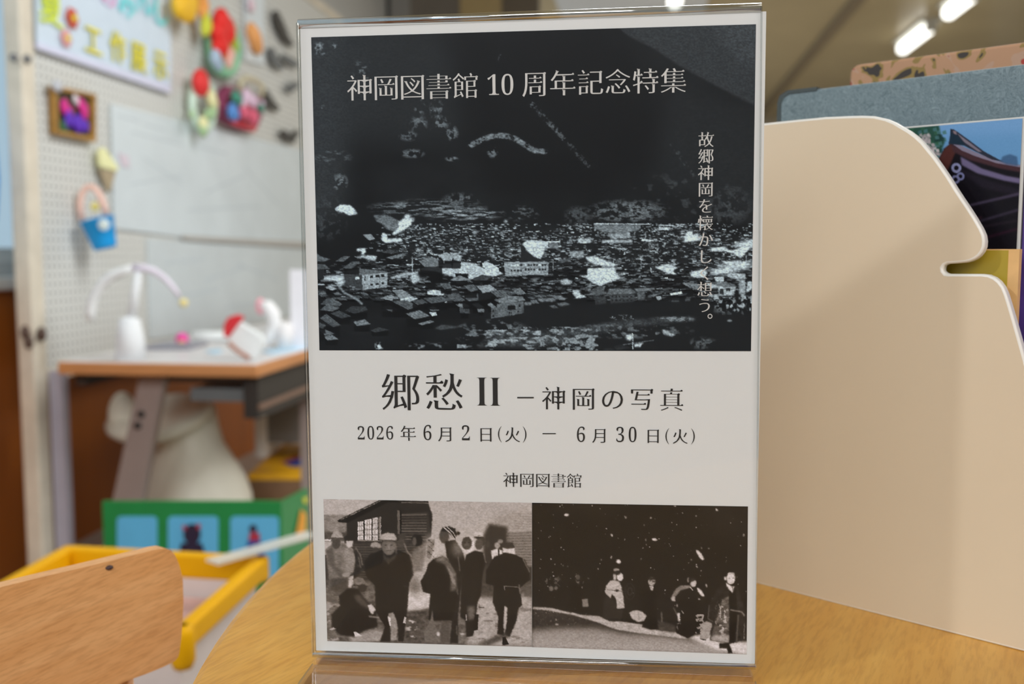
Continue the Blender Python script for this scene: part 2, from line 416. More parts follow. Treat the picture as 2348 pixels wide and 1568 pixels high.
# slab with the lit ceiling's brightness put into its colour, left of the right-hand lamp rows, grey pillar at the right
struct(M().rbox(uf, on_z(1620, 5, CZ).dot(UX), 5.2, 9.2, CZ - .03, CZ + .0).build('trim_6', mat('lit_ceiling_tone', (.60, .64, .66, 1), .6)))
pl = on_v(2318, 60, 11.0).dot(UX)
struct(M().rbox(pl, pl + .6, 11.0, 11.6, 0, CZ).build('trim_7', mat('grey_pillar', (.30, .31, .30, 1), .6), bevel=.01))
struct(M().rbox(on_v(1790, 60, 13).dot(UX), on_v(1798, 60, 13).dot(UX) + .05, 5.0, WB, CZ - .05, CZ).build('trim_8', mat('ceiling_strip', (.20, .16, .10, 1), .6)))

# ceiling lamps in rows running away from the camera
m_tube = mat('lamp_tube', (1, 1, .95, 1), .5, emit=(1, 1, .93, 1), es=2.6)
m_lampbody = mat('lamp_body', (.55, .55, .5, 1), .4)
def lamp(u, v0, v1, label):
    t = thing('ceiling_lamp', label, 'lamp', R(u, (v0 + v1) / 2, CZ), 'tube lamps on the ceiling')
    M().rbox(u - .09, u + .09, v0 - .02, v1 + .02, CZ - .03, CZ).build('housing', m_lampbody, t)
    M().tube([R(u, v0, CZ - .075), R(u, v1, CZ - .075)], .055, 12).build('tube', m_tube, t, smooth=True)
    for v in (v0 - .015, v1 + .015): M().rbox(u - .05, u + .05, v - .015, v + .015, CZ - .12, CZ).build('end_cap', m_lampbody, t)
zt = CZ - .075
q0, q1 = on_z(2066, 112, zt), on_z(2138, 62, zt); ul = (q0.dot(UX) + q1.dot(UX)) / 2
lamp(ul, q1.dot(VX), q0.dot(VX), 'lit white ceiling tube lamp above the patterned book, the farther one of that row')
q2, q3 = on_z(2180, 30, zt), on_z(2238, -12, zt)
lamp(ul, q3.dot(VX), q2.dot(VX), 'lit white ceiling tube lamp cut by the top edge near the right corner')
q4 = on_z(1547, 6, zt)
lamp(q4.dot(UX), q4.dot(VX) - 1.2, q4.dot(VX), 'lit white ceiling tube lamp just peeking above the sign holder')

# ------------------------------------------------------------------ pinboard partition on the left
UB = -1.65
def B(px, py, off=0.0): return on_u(px, py, UB + off)
def plate(pts, off, th, name, m, parent=None, bevel=0, smooth=False):
    return M().prism([B(x, y, off) for x, y in pts], -UX * th).build(name, m, parent, smooth=smooth, bevel=bevel)
v_post = B(72, 660).dot(VX)
v_end = 5.35
b = thing('partition_board', 'large whitish pegboard partition with a worn cream post, behind the desk', 'board', R(UB - .02, (v_post + v_end) / 2, 0))
m_peg = bpy.data.materials.new('pegboard'); nt, bs = nodes(m_peg)
tc = nt.nodes.new('ShaderNodeTexCoord'); mp = nt.nodes.new('ShaderNodeMapping'); mp.inputs['Rotation'].default_value = (0, 0, math.atan(.13))
nt.links.new(tc.outputs['Object'], mp.inputs[0]); sx = nt.nodes.new('ShaderNodeSeparateXYZ'); nt.links.new(mp.outputs[0], sx.inputs[0])
def mth(op, a, b_=None):
    n = nt.nodes.new('ShaderNodeMath'); n.operation = op
    for i, q in enumerate((a, b_)):
        if q is None: continue
        if isinstance(q, (int, float)): n.inputs[i].default_value = q
        else: nt.links.new(q, n.inputs[i])
    return n.outputs[0]
def fr(o): return mth('SUBTRACT', mth('FRACT', mth('MULTIPLY', o, 40)), .5)
dist = mth('SQRT', mth('ADD', mth('POWER', fr(sx.outputs[1]), 2), mth('POWER', fr(sx.outputs[2]), 2)))
hole = mth('LESS_THAN', dist, .17)
mxn = nt.nodes.new('ShaderNodeMix'); mxn.data_type = 'RGBA'; nt.links.new(hole, mxn.inputs[0])
mxn.inputs[6].default_value = (.70, .71, .68, 1); mxn.inputs[7].default_value = (.10, .10, .09, 1); nt.links.new(mxn.outputs[2], bs.inputs['Base Color']); bs.inputs['Roughness'].default_value = .6
M().rbox(UB - .018, UB, v_post + .03, v_end, .60, 2.16).build('pegboard', m_peg, b)
M().rbox(UB - .030, UB + .020, v_post - .030, v_post + .030, 0, 2.2).build('post', m_cream, b, bevel=.006)
M().rbox(UB - .035, UB + .015, v_end, v_end + .06, 0, 2.2).build('post', m_cream, b, bevel=.006)
M().rbox(UB - .03, UB + .012, v_post, v_end, 2.16, 2.20).build('top_rail', m_cream, b)
M().rbox(UB - .025, UB + .006, v_post + .02, v_end, .57, .60).build('bottom_rail', m_cream, b)
m_pale = mat('lavender_post_shade', rgb(150, 146, 158, 1.5), .4)
bu0, bu1 = on_v(122, 1100, v_post + .02).dot(UX), on_v(151, 1100, v_post + .02).dot(UX)
M().rbox(bu0, bu1, v_post + .02, v_post + .05, 0, .60).build('post_shaded_side', m_pale, b)  # strip for the post's shaded side, the shade put into its colour
m_dk = mat('dark_rusty_steel', rgb(70, 50, 40), .5)
def small_clip(px, py): M().ball(B(px, py, .03), .018, sc3=(.6, 1, 1.1)).build('clip', m_dk, b, smooth=True)
small_clip(58, 762); small_clip(66, 784); small_clip(96, 766)
for px, py in ((32, 132), (62, 135)): M().ball(B(px, py, .025), .012).build('screw', mat('grey_screw', (.2, .2, .2, 1), .4), b, smooth=True)
# blue bag hanging by the window
hb = M().lathe(R(WL + .055, 2.47, .97), [(.01, 0), (.035, .04), (.045, .15), (.042, .26), (.015, .33)], seg=18)
tag(hb.build('hanging_bag', mat('bright_blue_cloth', rgb(20, 120, 190), .6), smooth=True), 'bright blue bag hanging against the window, cut by the left edge', 'bag')

# --- banner
m_paper = mat('white_paper', rgb(186, 200, 224, 1.35), .55, var=.02)
bn = thing('workshop_banner', 'white banner with green, red and yellow cut-out letters and flowers', 'banner', B(240, 100, .012))
plate([(80, -160), (392, -110), (392, 212), (85, 110)], .012, .006, 'sheet', m_paper, bn)
plate([(83, 96), (392, 196), (392, 214), (85, 111)], .020, .006, 'lower_hem', mat('hem_paper', rgb(190, 192, 212, 1.35), .5), bn)
m_yel = mat('yellow_card', rgb(220, 200, 50, 1.4), .6); m_yel2 = mat('green_yellow_card', rgb(190, 205, 60, 1.4), .6)
m_teal = mat('teal_card', rgb(110, 205, 215, 1.4), .6); m_pink = mat('pink_card', rgb(225, 150, 190, 1.4), .6)
m_red = mat('coral_card', rgb(225, 85, 75, 1.4), .6)
def bglyph(ch, px, py, size, m, parent, name='letter', th=.003, off=.018, dh=-.012, dv=-.018):
    P_, F_ = glyph_mesh(ch, dh, dv, False); o = B(px, py, off); mm_ = M()
    # text runs along the board and away from the camera
    n = len(P_); mm_.v = [o + VX * ((x - .5) * size) + Vector((0, 0, (y - .38) * size)) for x, y in P_]; mm_.f = [list(f) for f in F_]
    return mm_.build(name, m, parent)
for ch, px, py, s_ in (('工', 215, 92, .098), ('作', 272, 108, .100), ('展', 319, 130, .104), ('示', 369, 148, .104)):
    bglyph(ch, px, py, s_, mat('grey_outline', rgb(168, 180, 172, 1.3), .6), bn, 'letter_outline', off=.016, dh=-.035, dv=-.045)
    bglyph(ch, px, py, s_, m_yel, bn, off=.020)
for ch, px, py, s_, mm_ in (('夏', 118, 12, .115, m_yel2), ('の', 250, -18, .10, m_pink), ('み', 292, 4, .11, m_teal), ('ん', 333, -6, .12, m_teal), ('し', 368, 18, .13, m_teal)):
    bglyph(ch, px, py, s_, mm_, bn, off=.020)
def flower(px, py, r, m_, parent, centre=None, off=.02):
    o = B(px, py, off); k = M()
    for i in range(6):
        a = i * math.pi / 3; k.ball(o + (VX * math.cos(a) + Vector((0, 0, 1)) * math.sin(a)) * r * .62, r * .42, 10, 6, (.5, 1, 1))
    f_ = k.build('flower', m_, parent, smooth=True)
    M().ball(o + UX * r * .2, r * .3, 8, 6).build('flower_centre', centre or m_yel, f_, smooth=True)
flower(166, 42, .030, mat('red_brown_flower', rgb(185, 80, 62, 1.3), .6), bn); flower(152, 88, .026, mat('pale_pink_flower', rgb(205, 150, 150, 1.3), .6), bn)

# --- framed flower picture
fp = thing('flower_picture', 'small gilt-framed picture of magenta and violet flowers on the pegboard', 'picture', B(175, 262, .0))
m_gilt = mat('gilt_frame', rgb(150, 110, 45, 1.3), .5, var=.2, scale=30)
q = [(126, 196), (221, 216), (221, 326), (130, 306)]; qi = [(132, 206), (215, 222), (214, 314), (135, 299)]
k = M()
for i in range(4):
    a, b_, c_, d_ = q[i], q[(i + 1) % 4], qi[(i + 1) % 4], qi[i]
    k.prism([B(*a, .028), B(*b_, .028), B(*c_, .028), B(*d_, .028)], -UX * .02)
k.build('frame', m_gilt, fp)
plate(qi, .014, .008, 'picture_ground', mat('mixed_ground', rgb(70, 62, 40, 1.2), .7, var=.3, scale=40), fp)
for nm, col, bl in (('magenta_petals', (190, 35, 125), ((148, 240, .034), (198, 252, .036), (186, 240, .024), (158, 252, .026))), ('violet_petals', (85, 35, 170), ((160, 270, .036), (180, 278, .040), (196, 288, .028))), ('green_leaves', (40, 85, 50), ((144, 292, .026), (150, 300, .02))), ('white_petals', (205, 195, 200), ((174, 228, .020), (178, 236, .014)))):
    for px, py, r in bl:
        for j in range(3): M().ball(B(px, py, .022) + VX * random.uniform(-.5, .5) * r * .6 + Vector((0, 0, random.uniform(-.5, .5) * r * .6)), r * .62, 10, 6, (.35, 1, 1)).build(nm, mat('pic_' + nm, rgb(*col, 1.3), .6), fp, smooth=True)
tag(M().ball(B(131, 197, .035), .022, sc3=(.6, 1, .8)).build('push_pin', mat('pale_pin', rgb(175, 178, 185), .3), smooth=True), 'pale round pin at the upper left corner of the framed flower picture', 'pin')

# --- paper ice-cream cone
ic = thing('paper_cone', 'small pale yellow paper cone with brown tail pinned beside the map', 'decoration', B(248, 375, .0))
M().prism([B(228, 345, .03), B(240, 338, .03), B(272, 385, .03), B(268, 392, .03), B(232, 382, .03)], -UX * .01).build('paper_scoop', mat('pale_yellow_paper', rgb(222, 212, 160, 1.4), .6), ic)
M().prism([B(230, 388, .025), B(266, 392, .025), B(256, 430, .02), B(250, 440, .02)], -UX * .008).build('cone_tail', mat('brown_paper', rgb(160, 145, 118, 1.3), .7), ic)
tag(plate([(272, 350), (295, 358), (298, 385), (280, 380)], .012, .003, 'sticker', mat('lilac_sticker', rgb(196, 185, 195, 1.35), .6)), 'small faint lilac sticker on the upper map, beside the paper cone', 'sticker')

# --- maps
m_map = mat('map_paper', rgb(188, 197, 201, 1.35), .5, var=.05, scale=6)
mp1 = thing('wall_map', 'large pale printed map sheet pinned to the board above the desk', 'map', B(480, 380, .004))
plate([(255, 238), (480, 292), (722, 352), (722, 562), (480, 552), (262, 524)], .008, .004, 'sheet', m_map, mp1)
m_line = mat('pale_map_line', rgb(177, 186, 191, 1.35), .6)
k = M()
for (x0, y0, x1, y1) in ((268, 262, 320, 276), (330, 282, 380, 296), (300, 300, 420, 330), (440, 330, 520, 350), (300, 420, 420, 400), (470, 440, 560, 400), (560, 380, 640, 470), (330, 360, 420, 420), (430, 480, 600, 470)):
    k.prism([B(x0, y0, .0085), B(x1, y1, .0085), B(x1, y1 + 5, .0085), B(x0, y0 + 5, .0085)], -UX * .0008)
k.build('map_lines', m_line, mp1)
mp2 = thing('lower_map', 'second pale map sheet below the first, hidden in part by the desk things', 'map', B(520, 680, .004))
plate([(338, 546), (480, 557), (722, 572), (722, 716), (480, 758), (345, 778)], .006, .004, 'sheet', mat('map_paper_dim', rgb(184, 192, 195, 1.35), .5, var=.05, scale=6), mp2)
k = M()
for (x0, y0, x1, y1) in ((380, 600, 470, 590), (470, 640, 560, 610), (540, 600, 640, 640), (400, 680, 500, 660), (520, 700, 620, 690)):
    k.prism([B(x0, y0, .0068), B(x1, y1, .0068), B(x1, y1 + 6, .0068), B(x0, y0 + 6, .0068)], -UX * .0008)
k.build('map_lines', m_line, mp2)
tag(plate([(420, 540), (722, 556), (722, 568), (420, 549)], .016, .006, 'map_rail', mat('rail_warm_grey', rgb(168, 165, 160, 1.3), .6)), 'thin grey strip between the upper and the lower map', 'strip')  # one even warm grey for the strip

# --- blue bucket
bk = thing('blue_bucket', 'blue toy bucket with pinkish paper handle and yellow star, hanging on the pegboard', 'bucket', B(228, 570, .05))
Yk = B(225, 535, .07).y
top = on_y(222, 503, Yk); bot = on_y(242, 569, Yk); ax = (top - bot); H_ = ax.length; ppm = Yk / F
rt = 38 * ppm
M().lathe(bot, [(rt * .66, 0), (rt * .68, .004), (rt * .95, H_ * .94), (rt * 1.02, H_ * .95), (rt * 1.02, H_), (rt * .92, H_), (rt * .62, .01)], ax, 28).build('body', mat('bright_blue_plastic', rgb(5, 140, 205, 1.25), .45), bk, smooth=True)
hl = [on_y(x, y, Yk) for x, y in ((188, 505), (183, 470), (187, 445), (198, 430), (212, 428), (226, 442), (236, 465), (244, 492))]
M().tube(hl, [.010] * 8, 8).build('handle', mat('salmon_paper', rgb(222, 178, 165, 1.35), .6), bk, smooth=True)
M().ball(on_y(218, 474, Yk), .014, sc3=(1, .5, 1)).build('star', mat('star_yellow', rgb(222, 205, 120, 1.3), .6), bk, smooth=True)
M().ball(on_y(238, 515, Yk - rt * .96), .017, sc3=(1, .3, 1)).build('dot', mat('white_dot', rgb(200, 215, 232, 1.35), .5), bk, smooth=True)

# --- wreaths, baskets and birds
def wreath(name, label, pts, r, m_, extra, off=.04):
    al_ = pts or [q[:2] for e_ in extra for q in e_[2]]
    cx = sum(p[0] for p in al_) / len(al_); cy = sum(p[1] for p in al_) / len(al_)
    t = thing(name, label, 'decoration', B(cx, cy, off))
    if pts and r: M().tube([B(x, y, off) for x, y in pts], r, 8, closed=True).build('ring', m_, t, smooth=True)
    for nm, col, bl in extra:
        for px, py, rr in bl: M().ball(B(px, py, off + .025), rr, 12, 8, (.6, 1, 1)).build(nm, mat('deco_%d_%d_%d' % col, rgb(*col, 1.3), .6), t, smooth=True)
    return t
def oval(cx, cy, rx, ry, n=18, sk=.0): return [(cx + rx * math.cos(2 * math.pi * i / n), cy + ry * math.sin(2 * math.pi * i / n) + sk * rx * math.cos(2 * math.pi * i / n)) for i in range(n)]
wreath('flower_wreath', 'handmade wreath with big red flower and green ribbon, upper part of the board', oval(513, 108, 27, 58, sk=.2), .026, mat('mint_ribbon', rgb(130, 185, 150, 1.3), .6), (
    ('red_flower', (210, 35, 30), ((508, 52, .055), (520, 70, .055), (500, 75, .05), (506, 100, .05), (497, 108, .03))), ('orange_flower', (235, 130, 80), ((512, 118, .03), (519, 102, .025))),
    ('green_leaf', (150, 175, 60), ((533, 92, .03), (538, 104, .028))), ('pink_flower', (225, 170, 160), ((528, 125, .03), (524, 142, .028))), ('blue_petals', (155, 175, 195), ((494, 133, .035), (500, 145, .03)))))
wreath('small_wreath', 'small pale wreath with one red flower, left of the striped basket', oval(465, 240, 25, 56, sk=.2), .016, mat('pale_mint', rgb(185, 205, 190, 1.35), .6), (
    ('red_flower', (205, 45, 45), ((460, 190, .05), (466, 195, .035))), ('cream_flower', (235, 215, 165), ((484, 226, .032), (490, 236, .025), (466, 284, .028))), ('green_leaf', (155, 185, 140), ((476, 262, .022), (466, 298, .025), (440, 262, .016), (488, 258, .022)))))
wb = wreath('striped_basket', 'small round paper basket in red, purple and teal stripes with beige handle', [], 0, None, (
    ('teal_panel', (60, 130, 110), ((540, 222, .028), (548, 228, .024), (598, 248, .022))), ('blue_panel', (80, 130, 195), ((533, 256, .034), (540, 262, .026))), ('white_panel', (205, 180, 200), ((565, 222, .034), (580, 232, .03), (556, 238, .022), (600, 240, .02))), ('pink_panel', (205, 90, 115), ((560, 256, .034), (580, 268, .034)))) , off=.06)
wb2 = M().prism([B(520, 208, .05), B(530, 196, .05), B(560, 205, .05), B(604, 228, .05), (B(606, 262, .05)), B(594, 292, .05), B(580, 303, .05), B(545, 292, .05), B(518, 275, .05), B(512, 240, .05)], -UX * .045).build('body', mat('plum_body', rgb(130, 55, 85, 1.3), .6), wb, bevel=.01)
M().prism([B(528, 268, .06), B(592, 288, .06), B(584, 303, .06), B(532, 284, .06)], -UX * .006).build('red_band', mat('crimson_band', rgb(185, 45, 60, 1.3), .6), wb)
M().tube([B(552, 212, .05), B(550, 190, .05), B(562, 178, .05), B(585, 184, .05), B(602, 200, .05), B(598, 220, .05)], .012, 8).build('handle', mat('beige_handle', rgb(190, 182, 155, 1.3), .6), wb, smooth=True)
wreath('yellow_pompom', 'yellow pompom decoration with white top, cut by the top edge', [], 0, None, (('pompom', (225, 170, 35), ((420, 8, .05), (430, 18, .05), (412, 14, .045), (424, 26, .04), (438, 6, .04))), ('white_tuft', (225, 222, 205), ((425, -14, .04), (436, -8, .03)))), off=.05)
wreath('leaf_garland', 'narrow orange and yellow-green garland hanging left of the red wreath', [], 0, None, (('orange_petals', (230, 150, 75), ((462, -6, .035), (468, 14, .03), (463, 26, .026))), ('green_petals', (190, 195, 60), ((470, 42, .03), (473, 58, .034), (469, 70, .024)))), off=.04)
ct = thing('orange_charm', 'long orange paper charm hanging on a white strip between wreath and birds', 'decoration', B(583, 90, .03))
plate([(560, -60), (606, -46), (606, 150), (562, 138)], .012, .003, 'strip', mat('strip_paper', rgb(196, 204, 208, 1.35), .6), ct)
M().tube([B(574, 52, .03), B(578, 70, .035), B(585, 90, .035), B(590, 112, .035), B(595, 122, .03)], [.010, .028, .030, .026, .008], 10).build('charm', mat('orange_charm', rgb(222, 150, 90, 1.35), .6), ct, smooth=True)
M().ball(B(577, 12, .03), .03, sc3=(.4, 1, 1)).build('pink_knot', mat('pale_pink_knot', rgb(205, 180, 190, 1.35), .6), ct, smooth=True)
m_bird = mat('black_paper', rgb(52, 50, 46, 1.0), .6); m_bird2 = mat('grey_paper', rgb(98, 102, 104, 1.1), .6)
def bird(pts, m_, label):
    t = thing('paper_bird', label, 'decoration', B(pts[0][0], pts[0][1], .02), 'dark paper birds on the board')
    n = len(pts); wds = [.018 + .075 * math.sin(math.pi * (i + .5) / n) for i in range(n)]
    up = []; dn = []
    for i, p in enumerate(pts):
        a = pts[max(0, i - 1)]; c_ = pts[min(n - 1, i + 1)]; dx, dy = c_[0] - a[0], c_[1] - a[1]; l = math.hypot(dx, dy); px_ = wds[i] * 190
        up.append((p[0] + dy / l * px_ * .5, p[1] - dx / l * px_ * .5)); dn.append((p[0] - dy / l * px_ * .5, p[1] + dx / l * px_ * .5))
    k = M()
    for i in range(n - 1): k.prism([B(*up[i], .03), B(*up[i + 1], .03), B(*dn[i + 1], .03), B(*dn[i], .03)], -UX * .012)
    k.build('wing', m_, t)
bird([(634, 25), (640, 45), (648, 66), (658, 88), (672, 105)], m_bird, 'largest black paper bird, topmost beside the sign holder')
bird([(622, 110), (630, 130), (638, 148), (650, 158)], m_bird2, 'grey faint paper bird below the topmost black one')
bird([(608, 205), (616, 225), (628, 243), (640, 252)], m_bird, 'slender black paper bird right of the striped basket handle')
bird([(662, 210), (672, 200), (684, 190)], m_bird2, 'small grey paper bird at the sign holder edge, mid height')
bird([(648, 300), (660, 312), (670, 322), (684, 300)], m_bird, 'broad black paper bird, lowest beside the sign holder')
bird([(650, 128), (668, 140), (684, 152)], m_bird2, 'short grey paper bird just right of the grey faint one')
# ------------------------------------------------------------------ long desk in front of the board
ZD = .64
ufront0 = UB + .045; pl_, pr_ = on_z(125, 835, ZD), on_z(590, 836, ZD)
vf = pr_.dot(VX); u0 = -.627 * vf; u1 = pr_.dot(UX)
dk = thing('work_desk', 'long desk with pale top and wood edge standing along the pegboard', 'desk', R((u0 + u1) / 2, vf + .9, 0))
m_top = mat('pale_laminate', rgb(200, 197, 197, 1.35), .3, var=.02); m_edge = mat('wood_edge', rgb(178, 122, 75, 1.35), .45, var=.08, scale=10, stretch=(1, 1, 6))
m_steel = mat('warm_grey_steel', rgb(128, 115, 110, 1.6), .45); m_dsteel = mat('dark_steel', rgb(40, 36, 32, 1.3), .5); m_bsteel = mat('blue_grey_steel', rgb(95, 100, 102, 1.4), .45)
VD = vf + 1.75
M().rbox(u0 + .006, u1 - .006, vf + .006, VD, ZD - .008, ZD).build('desk_top', m_top, dk)
k = M(); k.rbox(u0, u1, vf, vf + .02, ZD - .034, ZD - .001); k.rbox(u1 - .02, u1, vf + .02, VD, ZD - .034, ZD - .001); k.rbox(u0, u0 + .02, vf + .02, VD, ZD - .034, ZD - .001); k.rbox(u0 + .02, u1 - .02, vf + .02, VD, ZD - .034, ZD - .009)
k.build('wood_edge', m_edge, dk, bevel=.004)
M().rbox(u0 + .28, u1 - .05, vf + .05, vf + .09, ZD - .055, ZD - .035).build('front_rail', m_dsteel, dk)
M().rbox(u1 - .06, u1 - .02, vf + .05, VD - .1, ZD - .15, ZD - .035).build('side_rail', m_dsteel, dk)
M().rbox(u1 - .021, u1 - .012, vf + .05, VD - .1, ZD - .125, ZD - .112).build('rail_lip', mat('brown_lip', rgb(110, 85, 70, 1.4), .4), dk)
M().rbox(u0 + .33, u0 + .50, vf + .08, vf + .5, ZD - .11, ZD - .075).build('under_shelf', m_bsteel, dk)
M().rbox(u0 + .02, u0 + .05, vf + .05, VD - .1, ZD - .07, ZD - .035).build('side_rail', m_dsteel, dk)
def leg_px(xa, xb, ya, xc, xd, yc, v, name='leg'):
    return M().prism([on_v(xa, ya, v), on_v(xb, ya, v), on_v(xd, yc, v), on_v(xc, yc, v)], VX * .03).build(name, m_steel, dk, bevel=.003)
lg = leg_px(318, 378, 866, 214, 288, 1345, vf + .09)
for py, px in ((950, 323), (976, 315)): M().ball(on_v(px, py, vf + .088), .011, sc3=(1, .5, 1)).build('screw', m_dsteel, lg, smooth=True)
M().rbox(u1 - .06, u1 - .02, VD - .14, VD - .1, 0, ZD - .035).build('leg', m_steel, dk)
M().rbox(u0 + .02, u0 + .06, VD - .14, VD - .1, 0, ZD - .035).build('leg', m_steel, dk)
M().rbox(u1 - .085, u1 - .05, vf + .55, vf + .6, 0, ZD - .035).build('leg', m_steel, dk)

# things on the desk
def D(px, py): return on_z(px, py, ZD)
vc = D(300, 824); 
cn = thing('crescent_stand', 'white paper crescent on a white paper cone, left end of the desk', 'craft', vc)
s_ = vc.y / F
M().lathe(vc, [(.040, 0), (.036, .06), (.028, .108), (.010, .116)], seg=24).build('cone', mat('white_card', rgb(205, 208, 212, 1.4), .6), cn, smooth=True)
Y0 = vc.y
arc = [(210, 735), (207, 715), (212, 690), (224, 665), (242, 643), (262, 630), (285, 621), (305, 615), (330, 614), (355, 622), (378, 638), (398, 660), (412, 680)]
wds = [10, 12, 12, 12, 12, 12, 11, 10, 9, 8, 7, 6, 5]
M().tube([on_y(x, y, Y0) for x, y in arc[:8]], [w_ * s_ * 1.0 for w_ in wds[:8]], 10).build('crescent', mat('pearl_card', rgb(208, 216, 222, 1.4), .5), cn, smooth=True)
M().tube([on_y(x, y, Y0) for x, y in arc[7:]], [w_ * s_ * 1.0 for w_ in wds[7:]], 10).build('pink_crescent_half', mat('lilac_card', rgb(204, 198, 210, 1.38), .5), cn, smooth=True)
M().tube([on_y(300, 735, Y0), on_y(318, 622, Y0)], [.013, .011], 10).build('stem', mat('white_card', rgb(205, 208, 212, 1.4), .6), cn, smooth=True)
M().ball(on_y(421, 694, Y0), .012).build('yellow_bead', mat('pale_gold', rgb(215, 200, 140, 1.35), .5), cn, smooth=True)
g = D(418, 792)
pk = thing('pink_ball', 'small magenta and orange ball beside the paper roll on the desk', 'toy', g)
M().ball(g + Vector((0, 0, .020)), .020).build('ball', mat('magenta_ball', rgb(222, 60, 150, 1.35), .4), pk, smooth=True)
M().ball(g + Vector((.004, -.018, .010)), .010).build('orange_patch', mat('orange_patch', rgb(240, 160, 90, 1.35), .4), pk, smooth=True)
a_, b_ = D(436, 786), D(520, 784)
tag(M().tube([a_ + Vector((0, .02, .018)), b_ + Vector((0, .02, .018))], .018, 16).build('paper_roll', mat('white_roll', rgb(205, 210, 224, 1.4), .5), smooth=True), 'white rolled paper lying beside the magenta ball', 'paper')
tag(M().box(D(340, 800).x, D(445, 800).x, D(400, 802).y, D(400, 790).y, ZD, ZD + .012).build('dark_ruler', mat('grey_ruler', rgb(128, 128, 138, 1.3), .4), bevel=.002), 'grey flat ruler lying right of the white paper cone', 'ruler')
g = D(575, 826)
pc = thing('party_cone', 'white open paper cone with red folded top leaning on the desk corner', 'craft', g)
Yc = g.y
M().prism([on_y(520, 780, Yc), on_y(548, 738, Yc), on_y(600, 770, Yc), on_y(606, 790, Yc), on_y(585, 824, Yc), on_y(568, 820, Yc), on_y(530, 792, Yc)], (0, .03, .0)).build('body', mat('blueish_card', rgb(205, 214, 224, 1.4), .6), pc, bevel=.004)
M().prism([on_y(512, 770, Yc - .01), on_y(512, 745, Yc - .01), on_y(522, 728, Yc - .01), on_y(540, 722, Yc - .01), on_y(556, 728, Yc - .01), on_y(520, 775, Yc - .01)], (0, .03, 0)).build('red_fold', mat('red_felt', rgb(195, 40, 48, 1.35), .7), pc, bevel=.003)
M().tube([on_y(524, 786, Yc - .01), on_y(545, 805, Yc - .01), on_y(572, 822, Yc - .01)], .006, 6).build('trim_string', mat('brown_string', rgb(150, 100, 80, 1.3), .6), pc)
Yw = Yc + .25; g = on_z(618, 800, ZD); Yw = g.y
wc = thing('paper_swirl', 'curled white paper shape with pink tip behind the red-topped cone', 'craft', g)
M().tube([on_y(596, 698, Yw), on_y(612, 700, Yw), (on_y(626, 720, Yw)), on_y(630, 745, Yw), on_y(618, 772, Yw), on_y(606, 798, Yw)], [.01, .02, .022, .02, .018, .012], 10).build('curl', mat('curl_paper', rgb(212, 218, 232, 1.4), .5), wc, smooth=True)
M().ball(on_y(597, 702, Yw), .018, sc3=(.8, .6, 1.4)).build('pink_tip', mat('pink_tip', rgb(230, 150, 160, 1.35), .6), wc, smooth=True)
g = D(655, 800)
tag(M().lathe(g, [(.022, 0), (.026, .04), (.024, .07), (.01, .08)], seg=16).build('paper_cup', mat('off_white_cup', rgb(208, 206, 206, 1.4), .6), smooth=True), 'small off-white paper cup at the back near the sign holder', 'cup')
g = D(695, 798)
tag(M().box(g.x - .035, g.x + .05, g.y - .002, g.y + .01, ZD, ZD + .235).build('standing_card', mat('lavender_card', rgb(205, 205, 230, 1.4), .5)), 'tall lavender white card standing at the sign holder edge', 'card')
tag(M().prism([D(600, 806), D(690, 790), D(704, 799), D(620, 812)], (0, 0, .003)).build('blue_sheet', mat('blue_sheet', rgb(165, 195, 215, 1.35), .5)), 'pale blue sheet lying flat by the right edge of the desk', 'paper')
tag(M().prism([D(470, 806), D(500, 801), D(512, 806), D(490, 812)], (0, 0, .003)).build('blue_scrap', mat('blue_scrap', rgb(160, 190, 208, 1.35), .5)), 'small pale blue scrap of paper left of the red-topped cone', 'paper')

# ------------------------------------------------------------------ below the desk
# white bell stool
o = on_y(458, 1170, 3.05); o.z = 0
st = thing('child_stool', 'cream moulded plastic child chair with rounded bell base under the desk', 'chair', o)
m_st = mat('cream_plastic', rgb(190, 186, 172, 1.6), .45)
k_ = 3.05 / F
M().lathe(o, [(.165, 0), (.172, .10), (.170, .16), (.155, .22), (.125, .28), (.100, .33), (.088, .40), (.085, .45)], (-.07, 0, 1), 40).build('base', m_st, st, smooth=True)
c_ = on_y(372, 952, 3.0)
M().lathe(c_ + Vector((0, 0, -.045)), [(.02, 0), (.13, .012), (.155, .04), (.155, .055), (.12, .07), (.01, .072)], (-.12, -.25, 1), 36).build('seat', m_st, st, smooth=True)
sl = on_y(282, 955, 2.95)
M().ball(sl, .075, 20, 12, (.6, .3, 1)).build('armrest', m_st, st, smooth=True)
